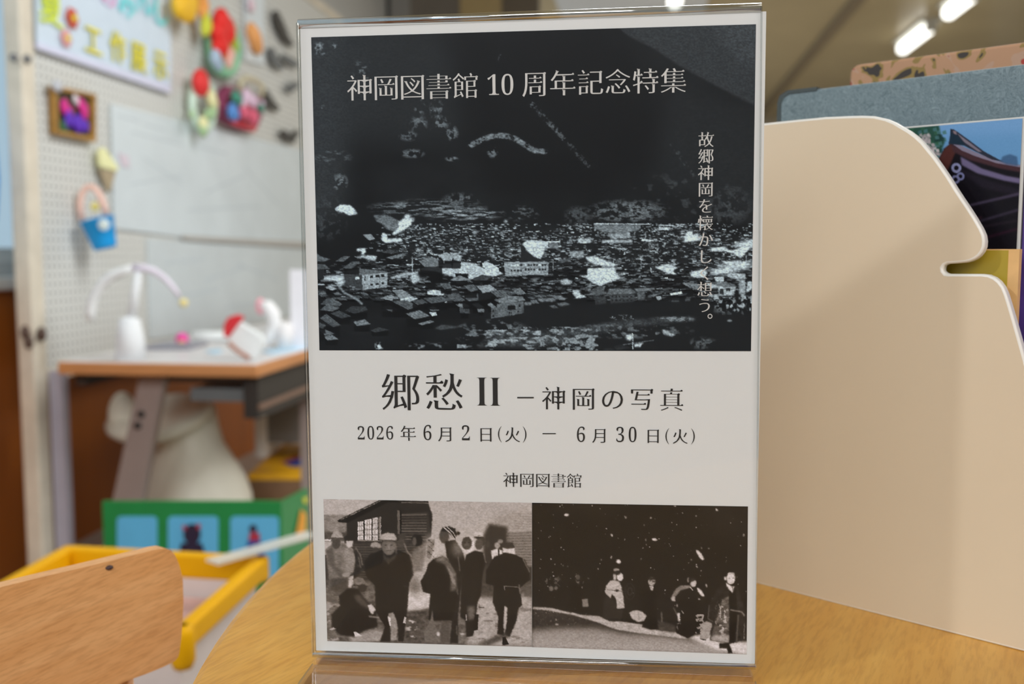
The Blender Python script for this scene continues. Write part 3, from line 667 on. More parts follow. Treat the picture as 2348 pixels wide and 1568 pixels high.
# brown crossbar behind stool
# green picture box
Yg = 2.30
def G(px, py): return on_y(px, py, Yg)
zg = on_y(400, 1150, Yg).z; xl, xr = G(236, 1200).x, G(640, 1200).x
gb = thing('green_picture_screen', 'low green folding play screen printed with figures in light blue squares, on the floor', 'screen', (xl / 2 + xr / 2, Yg + .16, 0))
m_gr = mat('toy_green', rgb(16, 118, 55, 1.35), .45, var=.04); m_sky = mat('print_sky_blue', rgb(85, 165, 205, 1.3), .45)
M().box(xl, xr, Yg, Yg + .012, 0, zg).build('front_panel', m_gr, gb)
rp_ = M().prism([Vector((xr, Yg, 0)), Vector((xr, Yg, zg)), on_y(702, 1118, Yg + .25), Vector((on_y(702, 1118, Yg + .25).x, Yg + .25, 0))], (.006, -.0, 0)).build('side_wing', m_gr, gb)
def rrect(px0, px1, py0, py1, m_, off, name, parent, rr=10):
    pts = []
    for cx, cy, a0 in ((px1 - rr, py0 + rr, -90), (px1 - rr, py1 - rr, 0), (px0 + rr, py1 - rr, 90), (px0 + rr, py0 + rr, 180)):
        for j in range(5):
            a = math.radians(a0 + j * 22.5); pts.append((cx + rr * math.cos(a), cy + rr * math.sin(a)))
    return M().prism([on_y(x, y, Yg - off) for x, y in pts], (0, .002, 0)).build(name, m_, parent)
r1_ = rrect(268, 360, 1184, 1330, m_sky, .002, 'printed_square', gb)
r2_ = rrect(385, 500, 1184, 1330, m_sky, .002, 'printed_square', gb)
r3_ = rrect(528, 645 - 6, 1184, 1330, m_sky, .002, 'printed_square', gb)
def blob(pts, m_, parent, name, off=.004): return M().prism([on_y(x, y, Yg - off) for x, y in pts], (0, .002, 0)).build(name, m_, parent)
m_ink = mat('print_dark_violet', rgb(34, 20, 50, 1.1), .5); m_pred = mat('print_red', rgb(165, 40, 60, 1.2), .5); m_pblue = mat('print_blue', rgb(20, 70, 150, 1.2), .5); m_por = mat('print_orange', rgb(225, 150, 40, 1.3), .5)
blob(oval(440, 1225, 20, 24) , m_ink, r2_, 'printed_animal'); blob([(415, 1245), (462, 1245), (472, 1275), (410, 1275)], m_ink, r2_, 'printed_animal_body', .005)
blob([(417, 1206), (424, 1204), (428, 1214), (420, 1216)], m_pred, r2_, 'printed_ear', .006); blob([(452, 1200), (460, 1204), (458, 1214), (450, 1212)], m_pred, r2_, 'printed_ear', .006)
blob(oval(580, 1212, 9, 9), m_ink, r3_, 'printed_head', .004); blob([(573, 1221), (594, 1221), (596, 1240), (570, 1240)], m_pred, r3_, 'printed_jacket', .005); blob([(568, 1240), (596, 1240), (608, 1275), (562, 1275)], m_pblue, r3_, 'printed_skirt', .004)
def SG(px, py, off=.004):   # on the slanting right-hand panel
    a = Vector((xr, Yg, 0)); b_ = Vector((on_y(702, 1118, Yg + .25).x, Yg + .25, 0)); n = (b_ - a).cross(Vector((0, 0, 1))).normalized()
    return on_plane(px, py, a + n * off, n)
k = M().prism([SG(664, 1190), SG(675, 1165), SG(700, 1150), SG(706, 1175), SG(706, 1290), SG(664, 1290)], (0, .003, 0)).build('printed_square', m_sky, rp_)
M().prism([SG(690, 1168, .01), SG(702, 1180, .01), SG(700, 1235, .01), SG(676, 1240, .01)], (0, .003, 0)).build('printed_orange_shape', m_por, k)
M().prism([SG(694, 1142, .008), SG(706, 1140, .008), SG(704, 1152, .008), SG(698, 1156, .008)], (0, .003, 0)).build('printed_yellow_dot', mat('print_yellow', rgb(205, 200, 60), .5), rp_)
# yellow-topped carton
Yy = 3.25; zt_ = on_y(640, 1086, Yy).z; xa = on_y(572, 1086, Yy).x
yb = thing('yellow_carton', 'brown carton with yellow printed lid beyond the green play screen', 'box', (xa + .2, Yy + .2, 0))
m_cart = mat('carton_brown', rgb(105, 78, 55, 1.6), .7, var=.06); m_ylid = mat('carton_yellow', rgb(222, 150, 15, 1.5), .5)
M().box(xa, xa + .42, Yy, Yy + .50, 0, zt_ - .02).build('body', m_cart, yb)
k = M().box(xa - .003, xa + .423, Yy - .003, Yy + .503, zt_ - .02, zt_).build('lid', m_ylid, yb)
def ZT(px, py): return on_z(px, py, zt_ + .0006)
M().prism([ZT(650, 1062), ZT(680, 1052), ZT(712, 1048), ZT(712, 1068), ZT(670, 1070)], (0, 0, .0006)).build('blue_print', m_pblue, k)
M().prism([ZT(640, 1060), ZT(700, 1042), ZT(712, 1044), ZT(660, 1060)], (0, 0, .0008)).build('red_print', m_pred, k)
# grey cabinet below the far end
pa = on_y(588, 910, 3.45)
o = M().box(pa.x + .03, pa.x + .30, 3.45, 3.8, .26, ZD - .16).build('drawer_unit', mat('mid_grey_steel', rgb(100, 98, 96, 1.5), .5), dk)
M().box(pa.x - .005, pa.x + .035, 3.43, 3.81, .21, ZD - .16).build('white_edge', m_white, o, bevel=.004)

# ------------------------------------------------------------------ yellow-rimmed bin, strap
ZB = .45
def Z(px, py, z=ZB): return on_z(px, py, z)
A, Bq = Z(156, 1252), Z(598, 1276); Cq = Z(420, 1432); Dq = Vector((A.x + (Cq.x - Bq.x), Cq.y + .0, ZB))
cen = (A + Bq + Cq + Dq) / 4
bin_ = thing('storage_bin', 'clear storage bin with thick yellow plastic rim standing below the desk', 'bin', (cen.x, cen.y, 0))
m_yr = mat('yellow_plastic', (.86, .44, .002, 1), .5, spec=.15)
m_clear = mat('milky_plastic', rgb(196, 186, 182, 1.4), .4, var=.03)
def bar(p, q_, w_, h_, name):
    d = (q_ - p).normalized(); n = Vector((-d.y, d.x, 0))
    return M().prism([p - n * w_ / 2 - d * w_ / 2, q_ - n * w_ / 2 + d * w_ / 2, q_ + n * w_ / 2 + d * w_ / 2, p + n * w_ / 2 - d * w_ / 2], (0, 0, -h_)).build(name, m_yr, bin_, bevel=.006, segs=3)
bar(A, Bq, .022, .040, 'rim'); bar(Bq, Cq, .022, .034, 'rim'); bar(Cq, Dq, .022, .034, 'rim'); bar(Dq, A, .022, .040, 'rim')
M().lathe(Cq + Vector((.0, -.005, -.055)), [(.012, 0), (.016, .01), (.016, .045), (.012, .055)], seg=14).build('corner_knob', m_yr, bin_, smooth=True)
ins = lambda p, t: cen + (p - cen) * t
k = M()
for p, q_ in ((A, Bq), (Bq, Cq), (Cq, Dq), (Dq, A)):
    P0, P1 = ins(p, .97), ins(q_, .97); L0, L1 = ins(p, .86), ins(q_, .86)
    P0 = P0.copy(); P1 = P1.copy(); P0.z = P1.z = ZB - .02; L0 = L0.copy(); L1 = L1.copy(); L0.z = L1.z = .02
    d = (P1 - P0).normalized(); n = Vector((-d.y, d.x, 0)); s1 = 1 if (cen - P0).dot(n) > 0 else -1
    k.hexa([L0, L1, L1 + n * s1 * .003, L0 + n * s1 * .003, P0, P1, P1 + n * s1 * .003, P0 + n * s1 * .003])
k.build('wall', m_clear, bin_)
k = M(); f4 = [ins(p, .86) for p in (A, Bq, Cq, Dq)]; k.prism([Vector((p.x, p.y, .0)) for p in f4], (0, 0, .02)).build('bottom', m_clear, bin_)
tag(M().prism([Vector((ins(p, .80).x, ins(p, .80).y, .021)) for p in (A, Bq, Cq, Dq)], (0, 0, .375)).build('folded_cloth', mat('dusty_pink_cloth', rgb(170, 135, 128, 1.4), .9, var=.18, scale=9, bump=.3), bevel=.02), 'dusty pink folded cloth lying inside the yellow-rimmed bin', 'cloth')
sa, sb = Z(486, 1292, ZB + .012), Z(718, 1226, ZB + .012)
dd = (sb - sa).normalized(); nn = Vector((-dd.y, dd.x, 0)) * .016
k = M(); k.prism([sa - nn, sb - nn, sb + nn, sa + nn], (0, 0, .004))
m_film = mat('clear_film', rgb(205, 205, 196, 1.3), .25); m_film.node_tree.nodes['Principled BSDF'].inputs['Alpha'].default_value = .6
tag(k.build('clear_strip', m_film), 'long whitish plastic strip lying across the corner of the yellow rim', 'strip')
# ------------------------------------------------------------------ round table
ZT_ = .728
m_table = wood('beech_table', (.76, .425, .092, 1), (.68, .34, .06, 1), math.atan2(.881, .473), 60, .36, .35)
m_tedge = wood('beech_edge', (.50, .24, .08, 1), (.42, .19, .06, 1), 0, 60, .4, .3)
epts = [on_z(x, y, ZT_) for x, y in ((716, 1234), (600, 1331), (500, 1442), (430, 1568))]
# circle through three rim points
def circ(a, b, c):
    ax, ay, bx, by, cx, cy = a.x, a.y, b.x, b.y, c.x, c.y
    d = 2 * (ax * (by - cy) + bx * (cy - ay) + cx * (ay - by))
    ux = ((ax * ax + ay * ay) * (by - cy) + (bx * bx + by * by) * (cy - ay) + (cx * cx + cy * cy) * (ay - by)) / d
    uy = ((ax * ax + ay * ay) * (cx - bx) + (bx * bx + by * by) * (ax - cx) + (cx * cx + cy * cy) * (bx - ax)) / d
    return ux, uy, math.hypot(ax - ux, ay - uy)
tcx, tcy, tr = circ(epts[0], (epts[1] + epts[2]) / 2, epts[3])
print('TABLE', tcx, tcy, tr)
tb = thing('round_table', 'round beech wood table carrying the sign holder and the cream book stand', 'table', (tcx, tcy, 0))
prof = [(0.001, -.026), (tr - .006, -.026), (tr - .001, -.022), (tr, -.016), (tr, -.006), (tr - .0015, -.0015), (tr - .005, 0), (.001, 0)]
o = M().lathe((tcx, tcy, ZT_), prof, seg=160).build('table_top', m_table, tb)
o.data.materials.append(m_tedge)
for p in o.data.polygons:
    if abs(p.normal.z) < .6: p.material_index = 1
M().lathe((tcx, tcy, 0), [(.045, .03), (.045, ZT_ - .03), (.10, ZT_ - .026)], seg=32).build('pedestal', m_tedge, tb, smooth=True)
M().lathe((tcx, tcy, 0), [(.24, 0), (.24, .015), (.20, .03), (.05, .045)], seg=48).build('foot', m_tedge, tb, smooth=True)

# ------------------------------------------------------------------ wooden chair at the table, only its back rail in view
rdir = Vector((1870, 2283, 0)).normalized(); ndir = Vector((rdir.y, -rdir.x, 0))      # rail runs away to the right, face looks right-forward
YC = .60
P_end = on_y(418, 1330, YC)
pn = ndir
def CP_(px, py): return on_plane(px, py, P_end, pn)
m_chair = bpy.data.materials.new('x'); bpy.data.materials.remove(m_chair)
m_chair = wood('beech_chair', (.90, .50, .215, 1), (.78, .385, .14, 1), math.atan2(rdir.y, rdir.x), 85, .42, .38, tilt=math.radians(9))
top_e = [(-560, 1585), (-300, 1440), (0, 1338), (100, 1313), (200, 1289), (300, 1264), (352, 1250), (376, 1246), (392, 1250), (402, 1262), (411, 1285), (418, 1312), (421, 1340), (421, 1380), (419, 1420), (416, 1460), (412, 1495), (408, 1508), (400, 1517), (375, 1530), (340, 1545), (300, 1560), (250, 1580), (180, 1612), (-40, 1720), (-300, 1880), (-560, 2080)]
ch = thing('wooden_chair', 'beech wooden chair with a broad back rail, standing at the left of the round table', 'chair', (P_end.x - .18, P_end.y - .35, 0))
rail = M(); n = len(top_e)
PT = [CP_(x, y) for x, y in top_e]
# a slightly curved rail: centre bows away from the seat
def bow(p):
    s = (p - P_end).dot(rdir); return -ndir * (.004 * (1 - ((s + .21) / .21) ** 2))
fr_ = [p + bow(p) for p in PT]; bk_ = [p + bow(p) - ndir * .018 for p in PT]
k = len(fr_)
# build strips between matching upper and lower outline points for a clean curved face
def interp(poly, s):
    for a, b_ in zip(poly, poly[1:]):
        sa_, sb_ = (a - P_end).dot(rdir), (b_ - P_end).dot(rdir)
        if min(sa_, sb_) <= s <= max(sa_, sb_) and abs(sb_ - sa_) > 1e-6: return a.z + (b_.z - a.z) * (s - sa_) / (sb_ - sa_)
    return None
mid_i = 14
up_, lo_ = PT[:mid_i], PT[mid_i - 1:][::-1]
smax = max((p - P_end).dot(rdir) for p in PT); smin = max((up_[0] - P_end).dot(rdir), (lo_[0] - P_end).dot(rdir))
ss = sorted([smin + (smax - .0004 - smin) * (1 - (1 - i / 60) ** 2) for i in range(61)])
vs = []; fs = []; rows = 0
for s in ss:
    zu, zl = interp(up_, s), interp(lo_, s)
    if zu is None or zl is None: continue
    base = P_end + rdir * s; base.z = 0; bw_ = -ndir * (.004 * (1 - ((s + .21) / .21) ** 2))
    for d_ in (0, -.009):
        for zz in (zu - .003, zl): vs.append(base + bw_ + ndir * d_ + Vector((0, 0, zz)))
    rows += 1
for i in range(rows - 1):
    a, b_ = i * 4, i * 4 + 4
    fs += [[a, b_, b_ + 1, a + 1], [a + 2, a + 3, b_ + 3, b_ + 2], [a, a + 2, b_ + 2, b_], [a + 1, b_ + 1, b_ + 3, a + 3]]
fs += [[0, 1, 3, 2], [rows * 4 - 4, rows * 4 - 2, rows * 4 - 1, rows * 4 - 3]]
rail.add(vs, fs)
ro = rail.build('back_rail', m_chair, ch, bevel=.004, segs=3)
M().ball(CP_(253, 1302) + bow(CP_(253, 1302)) + ndir * .0003, .0017, sc3=(1.3, 1.3, .8)).build('wood_knot', mat('knot', (.06, .03, .03, 1), .6), ro, smooth=True)
p1_ = CP_(322, 1540); p1_ = P_end + rdir * ((p1_ - P_end).dot(rdir)); s1_ = (p1_ - P_end).dot(rdir)
zl1 = interp(lo_, s1_) or .68
for s_i, nm in ((s1_, 'back_post'), (-.36, 'back_post')):
    q = P_end + rdir * s_i; bb = -ndir * (.004 * (1 - ((s_i + .21) / .21) ** 2)) - ndir * .022
    zt1 = (interp(lo_, s_i) or zl1) + .012
    M().tube([Vector((q.x, q.y, zt1)) + bb, Vector((q.x, q.y, .42)) + bb, Vector((q.x, q.y, 0)) + bb - ndir * .05], [.007, .012, .013], 14).build(nm, m_chair, ch, smooth=True)
sa0 = P_end + rdir * s1_; sb0 = P_end + rdir * (-.36)
seat = [sa0 - ndir * .01, sb0 - ndir * .01, sb0 + ndir * .32, sa0 + ndir * .32]
# seat lies on the table side of the rail
M().prism([Vector((p.x, p.y, .40)) for p in seat], (0, 0, .025)).build('seat', m_chair, ch, bevel=.008)
for p in (seat[2], seat[3]):
    q = p - ndir * .03; M().tube([(q.x, q.y, .40), (q.x, q.y, 0)], .015, 12).build('front_leg', m_chair, ch, smooth=True)

# ------------------------------------------------------------------ cream book stand with books
pA, pB = on_z(1740, 1338, ZT_), on_z(2348, 1495, ZT_)
sd = (pB - pA).normalized(); sn = Vector((sd.y, -sd.x, 0))
if sn.dot(CAM - pA) < 0: sn = -sn                       # towards the camera
def S(px, py, off=0.0): return on_plane(px, py, pA - sn * off, sn)
m_creamp = mat('cream_board', (.74, .62, .455, 1), .42, var=.01)
outline = [(1478, 1273), (1478, 340), (1486, 318), (1500, 306), (1600, 295), (1755, 282), (1830, 274), (1893, 268), (1940, 266), (1976, 265), (2004, 266), (2031, 272), (2050, 280), (2067, 290), (2084, 300), (2100, 312), (2115, 326), (2128, 342), (2143, 360), (2158, 381), (2175, 406), (2191, 432), (2206, 455), (2219, 474), (2235, 499), (2249, 523), (2256, 539), (2258, 553), (2257, 566), (2252, 578), (2245, 587), (2236, 594), (2225, 599), (2213, 602), (2190, 604), (2172, 605), (2165, 608), (2161, 614), (2162, 621), (2167, 627), (2175, 628), (2215, 628), (2250, 628), (2266, 630), (2280, 636), (2291, 645), (2300, 657), (2307, 673), (2314, 695), (2322, 722), (2330, 750), (2339, 782), (2349, 818), (2362, 870), (2376, 940), (2388, 1030), (2394, 1140), (2396, 1507)]
bs_ = thing('book_stand', 'cream board book stand with rounded notched side, right of the sign', 'stand', pA + sd * .05)
th = .006
front = [S(x, y) for x, y in outline]
fp_ = M().prism(front, -sn * th).build('front_panel', m_creamp, bs_, bevel=.0013, segs=3)
fp_.data.materials.append(mat('white_edge_highlight', (.86, .84, .78, 1), .35)); fp_.modifiers['bevel'].material = 1  # white core edge, with the highlight it catches put into the colour
for p in fp_.data.polygons:
    if len(p.vertices) == 4: p.material_index = 1
eL, eR = S(1478, 1273), S(2396, 1507); eL.z = eR.z = ZT_
Ls = eR - eL
M().prism([eL - sn * th + Vector((0, 0, .0)), eR - sn * th, eR - sn * .16, eL - sn * .16], (0, 0, .006)).build('bottom_shelf', m_creamp, bs_)
M().prism([eL - sn * .154, eR - sn * .154, eR - sn * .16, eL - sn * .16], (0, 0, .20)).build('back_panel', m_creamp, bs_)
ZK = ZT_ + .006
def slab(px_l, pts_top, off, thick, length, name, m, parent, rr=.0, smoothb=.002):
    """upright board on the shelf: left edge and top taken on its own plane"""
    a = S(px_l, pts_top, off)
    zt = a.z; a = Vector((a.x, a.y, ZK))
    h = zt - ZK; pts = [(0, 0)]
    if rr:
        pts += [(0, h - rr)] + [(rr - rr * math.cos(t), h - rr + rr * math.sin(t)) for t in (.4, .8, 1.2)] + [(rr, h), (length - rr, h)] + [(length - rr + rr * math.sin(t), h - rr + rr * math.cos(t)) for t in (.4, .8, 1.2)] + [(length, h - rr), (length, 0)]
    else: pts += [(0, h), (length, h), (length, 0)]
    k = M().prism([a + sd * x + Vector((0, 0, y)) for x, y in pts], -sn * thick)
    return a, h, k.build(name, m, parent, bevel=smoothb)
# grey portfolio
m_felt = bpy.data.materials.new('grey_marbled_cloth'); nt, b_ = nodes(m_felt); L_ = nt.links.new
tc = nt.nodes.new('ShaderNodeTexCoord'); nz = nt.nodes.new('ShaderNodeTexNoise'); nz.inputs['Scale'].default_value = 55; nz.inputs['Detail'].default_value = 2; L_(tc.outputs['Object'], nz.inputs['Vector'])
vm = nt.nodes.new('ShaderNodeMix'); vm.data_type = 'RGBA'; vm.inputs[0].default_value = .06; L_(tc.outputs['Object'], vm.inputs[6]); L_(nz.outputs['Color'], vm.inputs[7])
n2 = nt.nodes.new('ShaderNodeTexNoise'); n2.inputs['Scale'].default_value = 260; n2.inputs['Detail'].default_value = 4; n2.inputs['Distortion'].default_value = 2.5; L_(vm.outputs[2], n2.inputs['Vector'])
rp = nt.nodes.new('ShaderNodeValToRGB'); rp.color_ramp.elements[0].position = .30; rp.color_ramp.elements[1].position = .72
rp.color_ramp.elements[0].color = (.10, .15, .17, 1); rp.color_ramp.elements[1].color = (.25, .325, .355, 1); L_(n2.outputs['Fac'], rp.inputs[0]); L_(rp.outputs[0], b_.inputs['Base Color']); b_.inputs['Roughness'].default_value = .6
bp = nt.nodes.new('ShaderNodeBump'); bp.inputs['Strength'].default_value = .3; bp.inputs['Distance'].default_value = .0005; L_(n2.outputs['Fac'], bp.inputs['Height']); L_(bp.outputs[0], b_.inputs['Normal'])
a0 = S(1787, 215, .062)
gp = thing('grey_portfolio', 'large grey marbled cloth portfolio with a dark corner, behind the cream stand', 'portfolio', (a0.x, a0.y, ZK))
a, h, cover = slab(1787, 214, .062, .014, .40, 'cover', m_felt, gp, rr=.007)
m_bk = mat('dark_corner_cloth', rgb(58, 66, 66, 1.3), .5)
k = M(); e = .0012
k.prism([a + sd * x + Vector((0, 0, z)) + sn * .0004 for x, z in ((-e, .0), (-e, h - .006), (.0005, h - .0015), (.006, h + e), (.026, h + e), (.026, h - .0012), (.007, h - .0012), (.003, h - .0035), (.0014, h - .0075), (.0014, .0))], -sn * .0148)
k.build('corner_edging', m_bk, gp)
# patterned book behind it
a1 = S(1948, 152, .092)
m_flor = bpy.data.materials.new('patterned_cloth'); nt, b_ = nodes(m_flor); L_ = nt.links.new
tc = nt.nodes.new('ShaderNodeTexCoord'); vo = nt.nodes.new('ShaderNodeTexNoise'); vo.inputs['Scale'].default_value = 42; vo.inputs['Distortion'].default_value = 1.5; L_(tc.outputs['Object'], vo.inputs['Vector'])
rp = nt.nodes.new('ShaderNodeValToRGB'); rp.color_ramp.interpolation = 'CONSTANT'; es_ = rp.color_ramp.elements
cols = [(0, (.05, .04, .035)), (.38, (.30, .20, .06)), (.44, (.50, .28, .16)), (.58, (.50, .31, .21)), (.64, (.42, .05, .035)), (.68, (.10, .07, .04))]
es_[0].position = 0; es_[0].color = cols[0][1] + (1,); es_[1].position = .38; es_[1].color = cols[1][1] + (1,)
for p, c in cols[2:]:
    q = es_.new(p); q.color = c + (1,)
L_(vo.outputs['Fac'], rp.inputs[0]); L_(rp.outputs[0], b_.inputs['Base Color']); b_.inputs['Roughness'].default_value = .7
fb = thing('patterned_book', 'tall book in salmon cloth with red and olive pattern behind the grey portfolio', 'book', (a1.x, a1.y, ZK))
slab(1948, 150, .092, .022, .36, 'cover', m_flor, fb, rr=.006)
aa = S(1948, 152, .092)
M().prism([Vector((aa.x, aa.y, ZK)) + sd * x + Vector((0, 0, z)) - sn * .003 for x, z in ((-.0006, .01), (-.0006, aa.z - ZK - .008), (.34, aa.z - ZK - .008), (.34, .01))], -sn * .015).build('page_block', mat('page_edge', rgb(170, 125, 75, 1.3), .7), fb)
# photo album with the temple picture
a2 = S(1900, 312, .026)
al = thing('temple_album', 'photo book showing a temple roof under blue sky, in front of the grey portfolio', 'book', (a2.x, a2.y, ZK))
alz = S(2210, 279, .026).z
A0 = S(1900, 300, .026); A0.z = ZK; lenA = (S(2342, 500, .026) - A0).dot(sd)
hA = alz - ZK
M().prism([A0 + Vector((0, 0, 0)), A0 + sd * lenA, A0 + sd * lenA + Vector((0, 0, hA)), A0 + Vector((0, 0, hA))], -sn * .012).build('book_block', mat('album_white', (.62, .62, .60, 1), .5), al, bevel=.0006)
# the picture
Pt = Paint(1880, 255, 2400, 1000, 0, 1); Pt.a = None
def col3(v): return [Paint(1880, 255, 2400, 1000, c, .8) for c in v]
ch3 = col3((92, 138, 182))
def pp(pts, c, al_=1, soft=0, tex=0):
    for q, v in zip(ch3, c): q.poly(pts, v, al_, soft, 0)
def zz(l): return [(1700 + x / 3.623, y / 3.623) for x, y in l]
pp([(1880, 250), (2400, 250), (2400, 300), (1880, 330)], (110, 150, 195), .6, 12)
pp(zz([(1200, 1050), (1640, 1040), (1660, 1130), (1690, 1180), (1640, 1300), (1640, 1500), (1200, 1500)]), (38, 72, 62), 1, 2)
for i in range(70):
    x, y = random.uniform(1380, 1680), random.uniform(1050, 1330)
    pp(zz([(x, y), (x + 30, y - 12), (x + 38, y + 22), (x + 6, y + 24)]), random.choice([(52, 92, 70), (24, 50, 50), (80, 120, 130)]), .6, 0)
for i in range(60):
    t = random.random(); x, y = 1500 + 110 * t + random.uniform(-30, 40), 1130 + 190 * t + random.uniform(-45, 35)
    pp(zz([(x, y), (x + 22, y - 10), (x + 28, y + 16), (x + 4, y + 18)]), random.choice([(165, 155, 160), (140, 135, 140), (190, 180, 185)]), .8, 0)
pp(zz([(1600, 1420), (1650, 1300), (1690, 1230), (1740, 1190), (1830, 1235), (1930, 1290), (2060, 1340), (2200, 1375), (2420, 1410), (2420, 2300), (1500, 2300)]), (20, 18, 24))
pp(zz([(1600, 1420), (1650, 1300), (1690, 1230), (1740, 1190), (1790, 1240), (1720, 1400), (1660, 1520)]), (72, 40, 38), 1, 1)
pp(zz([(1740, 1195), (1900, 1270), (2100, 1340), (2420, 1395), (2420, 1450), (2150, 1400), (1900, 1330), (1760, 1260)]), (62, 40, 46), 1, 1)
pp(zz([(1740, 1185), (1840, 1215), (1960, 1270), (2120, 1335), (2420, 1390), (2420, 1408), (2120, 1355), (1950, 1300), (1830, 1250)]), (118, 112, 132), 1, 0)
pp(zz([(1735, 1070), (1765, 1075), (1810, 1105), (1900, 1170), (2020, 1260), (2130, 1320), (2180, 1345), (2080, 1325), (1960, 1265), (1850, 1210), (1720, 1195), (1735, 1120)]), (38, 42, 56))
pp(zz([(1790, 1105), (1900, 1185), (2000, 1262), (1970, 1262), (1850, 1180)]), (112, 105, 118)); pp(zz([(1755, 1085), (1785, 1090), (1790, 1120), (1765, 1110)]), (120, 105, 112))
pp(zz([(1730, 1190), (1740, 1100), (1800, 1130), (1860, 1205)]), (22, 42, 58), .8)
pp(zz([(1820, 1300), (2000, 1400), (2200, 1460), (2420, 1500), (2420, 1545), (2180, 1500), (1960, 1440), (1830, 1370)]), (98, 90, 122), 1, 2)
pp(zz([(1780, 1400), (1860, 1420), (2050, 1500), (2400, 1600), (2400, 1650), (2000, 1560)]), (30, 26, 36), 1, 3)
def ring(cx, cy, r, wd, c):
    n = 14
    for i in range(n):
        a, b2 = 2 * math.pi * i / n, 2 * math.pi * (i + 1) / n
        pp(zz([(cx + r * math.cos(a), cy + r * math.sin(a)), (cx + r * math.cos(b2), cy + r * math.sin(b2)), (cx + (r - wd) * math.cos(b2), cy + (r - wd) * math.sin(b2)), (cx + (r - wd) * math.cos(a), cy + (r - wd) * math.sin(a))]), c)
ring(1785, 1395, 42, 22, (128, 132, 170)); ring(1820, 1465, 34, 18, (112, 116, 158)); ring(1780, 1490, 36, 18, (118, 122, 164))
pp(zz([(2150, 1340), (2170, 1300), (2230, 1280), (2290, 1300), (2300, 1380), (2200, 1365)]), (52, 78, 112), .8, 1)
for (x0, y0, x1, y1, c) in ((1900, 1850, 2400, 1700, (52, 46, 62)), (1900, 1695, 2400, 1575, (70, 62, 84)), (1930, 1990, 2400, 1860, (42, 22, 36)), (1960, 1480 + 400, 2400, 1800, (34, 28, 36)), (1860, 1830, 2000, 1790, (46, 30, 40))):
    pp(zz([(x0, y0), (x1, y1), (x1, y1 + 26), (x0, y0 + 20)]), c, .8, 1)
Pt.h, Pt.w, Pt.k = ch3[0].h, ch3[0].w, .8; Pt.a = np.stack([q.a for q in ch3], 2)
Pt.a += (rng.random(Pt.a.shape[:2])[..., None] - .5) * 6
SNn = np.array(sn); SDn = np.array(sd)
def plane_np(p0, n):
    p0 = np.array(p0); n = np.array(n)
    def f(X, Y):
        x = (X - CX) / F; y = (CY - Y) / F
        d = np.stack([x, CP + y * SP, -SP + y * CP], 1); c = np.array(CAM)
        t = ((p0 - c) @ n) / (d @ n); return c + d * t[:, None]
    return f
# quad in picture coordinates, found from the real corners of the cover
def proj(p):
    d = Vector(p) - CAM; zc_ = d.y * CP - d.z * SP; yc = d.y * SP + d.z * CP
    return (CX + F * d.x / zc_, CY - F * yc / zc_)
c0 = A0 + sn * .0006; mg = .001
qd = [proj(c0 + sd * .03 + Vector((0, 0, hA - mg))), proj(c0 + sd * (lenA - .0015) + Vector((0, 0, hA - mg))), proj(c0 + sd * (lenA - .0015) + Vector((0, 0, .10))), proj(c0 + sd * .03 + Vector((0, 0, .10)))]
ink_grid('temple_picture', qd, Pt, 1.6, lambda v: v, plane_np(c0, sn), print_mat('album_print', .25), al, 1.25)
# thin yellow booklet in front of the album
y0_ = S(2110, 580, .0135); yr = S(2338, 571, .0135); zt = yr.z
yA = Vector((y0_.x, y0_.y, ZK)); Ly = (yr - y0_).dot(sd)
yk = thing('yellow_booklet', 'thin olive yellow booklet with a beige border, seen through the notch of the cream stand', 'book', yA)
M().prism([yA, yA + sd * Ly, yA + sd * Ly + Vector((0, 0, zt - ZK)), yA + Vector((0, 0, zt - ZK))], -sn * .004).build('cover', mat('beige_border', rgb(205, 165, 110, 1.35), .5, var=.12, scale=60), yk)
M().prism([yA + sn * .0002 + sd * .0, yA + sn * .0002 + sd * (Ly - .0052), yA + sn * .0002 + sd * (Ly - .0052) + Vector((0, 0, zt - ZK - .0006)), yA + sn * .0002 + Vector((0, 0, zt - ZK - .0006))], -sn * .0004).build('yellow_field', mat('olive_yellow_print', rgb(150, 130, 38, 1.5), .4, var=.04), yk)
# purple book filling the right margin
p0_ = S(2337, 300, .0135 + .008); pv = Vector((p0_.x, p0_.y, ZK)) - sn * .0
A1 = A0 + sd * (lenA + .0006); zt2 = hA * .995
pb = thing('purple_book', 'purple spined book cut by the right edge beside the temple photo book', 'book', A1)
M().prism([A1, A1 + sd * .16, A1 + sd * .16 + Vector((0, 0, zt2)), A1 + Vector((0, 0, zt2))], -sn * .012).build('cover', mat('deep_purple_print', rgb(72, 52, 120, 1.3), .35, var=.3, scale=50), pb, bevel=.0006)
M().prism([A1 + sn * .0004 + sd * x + Vector((0, 0, z)) for x, z in ((.0, .115), (.012, .115), (.012, .128), (.0, .128))], -sn * .0006).build('white_label', mat('label_white', (.6, .6, .58, 1), .5), pb)
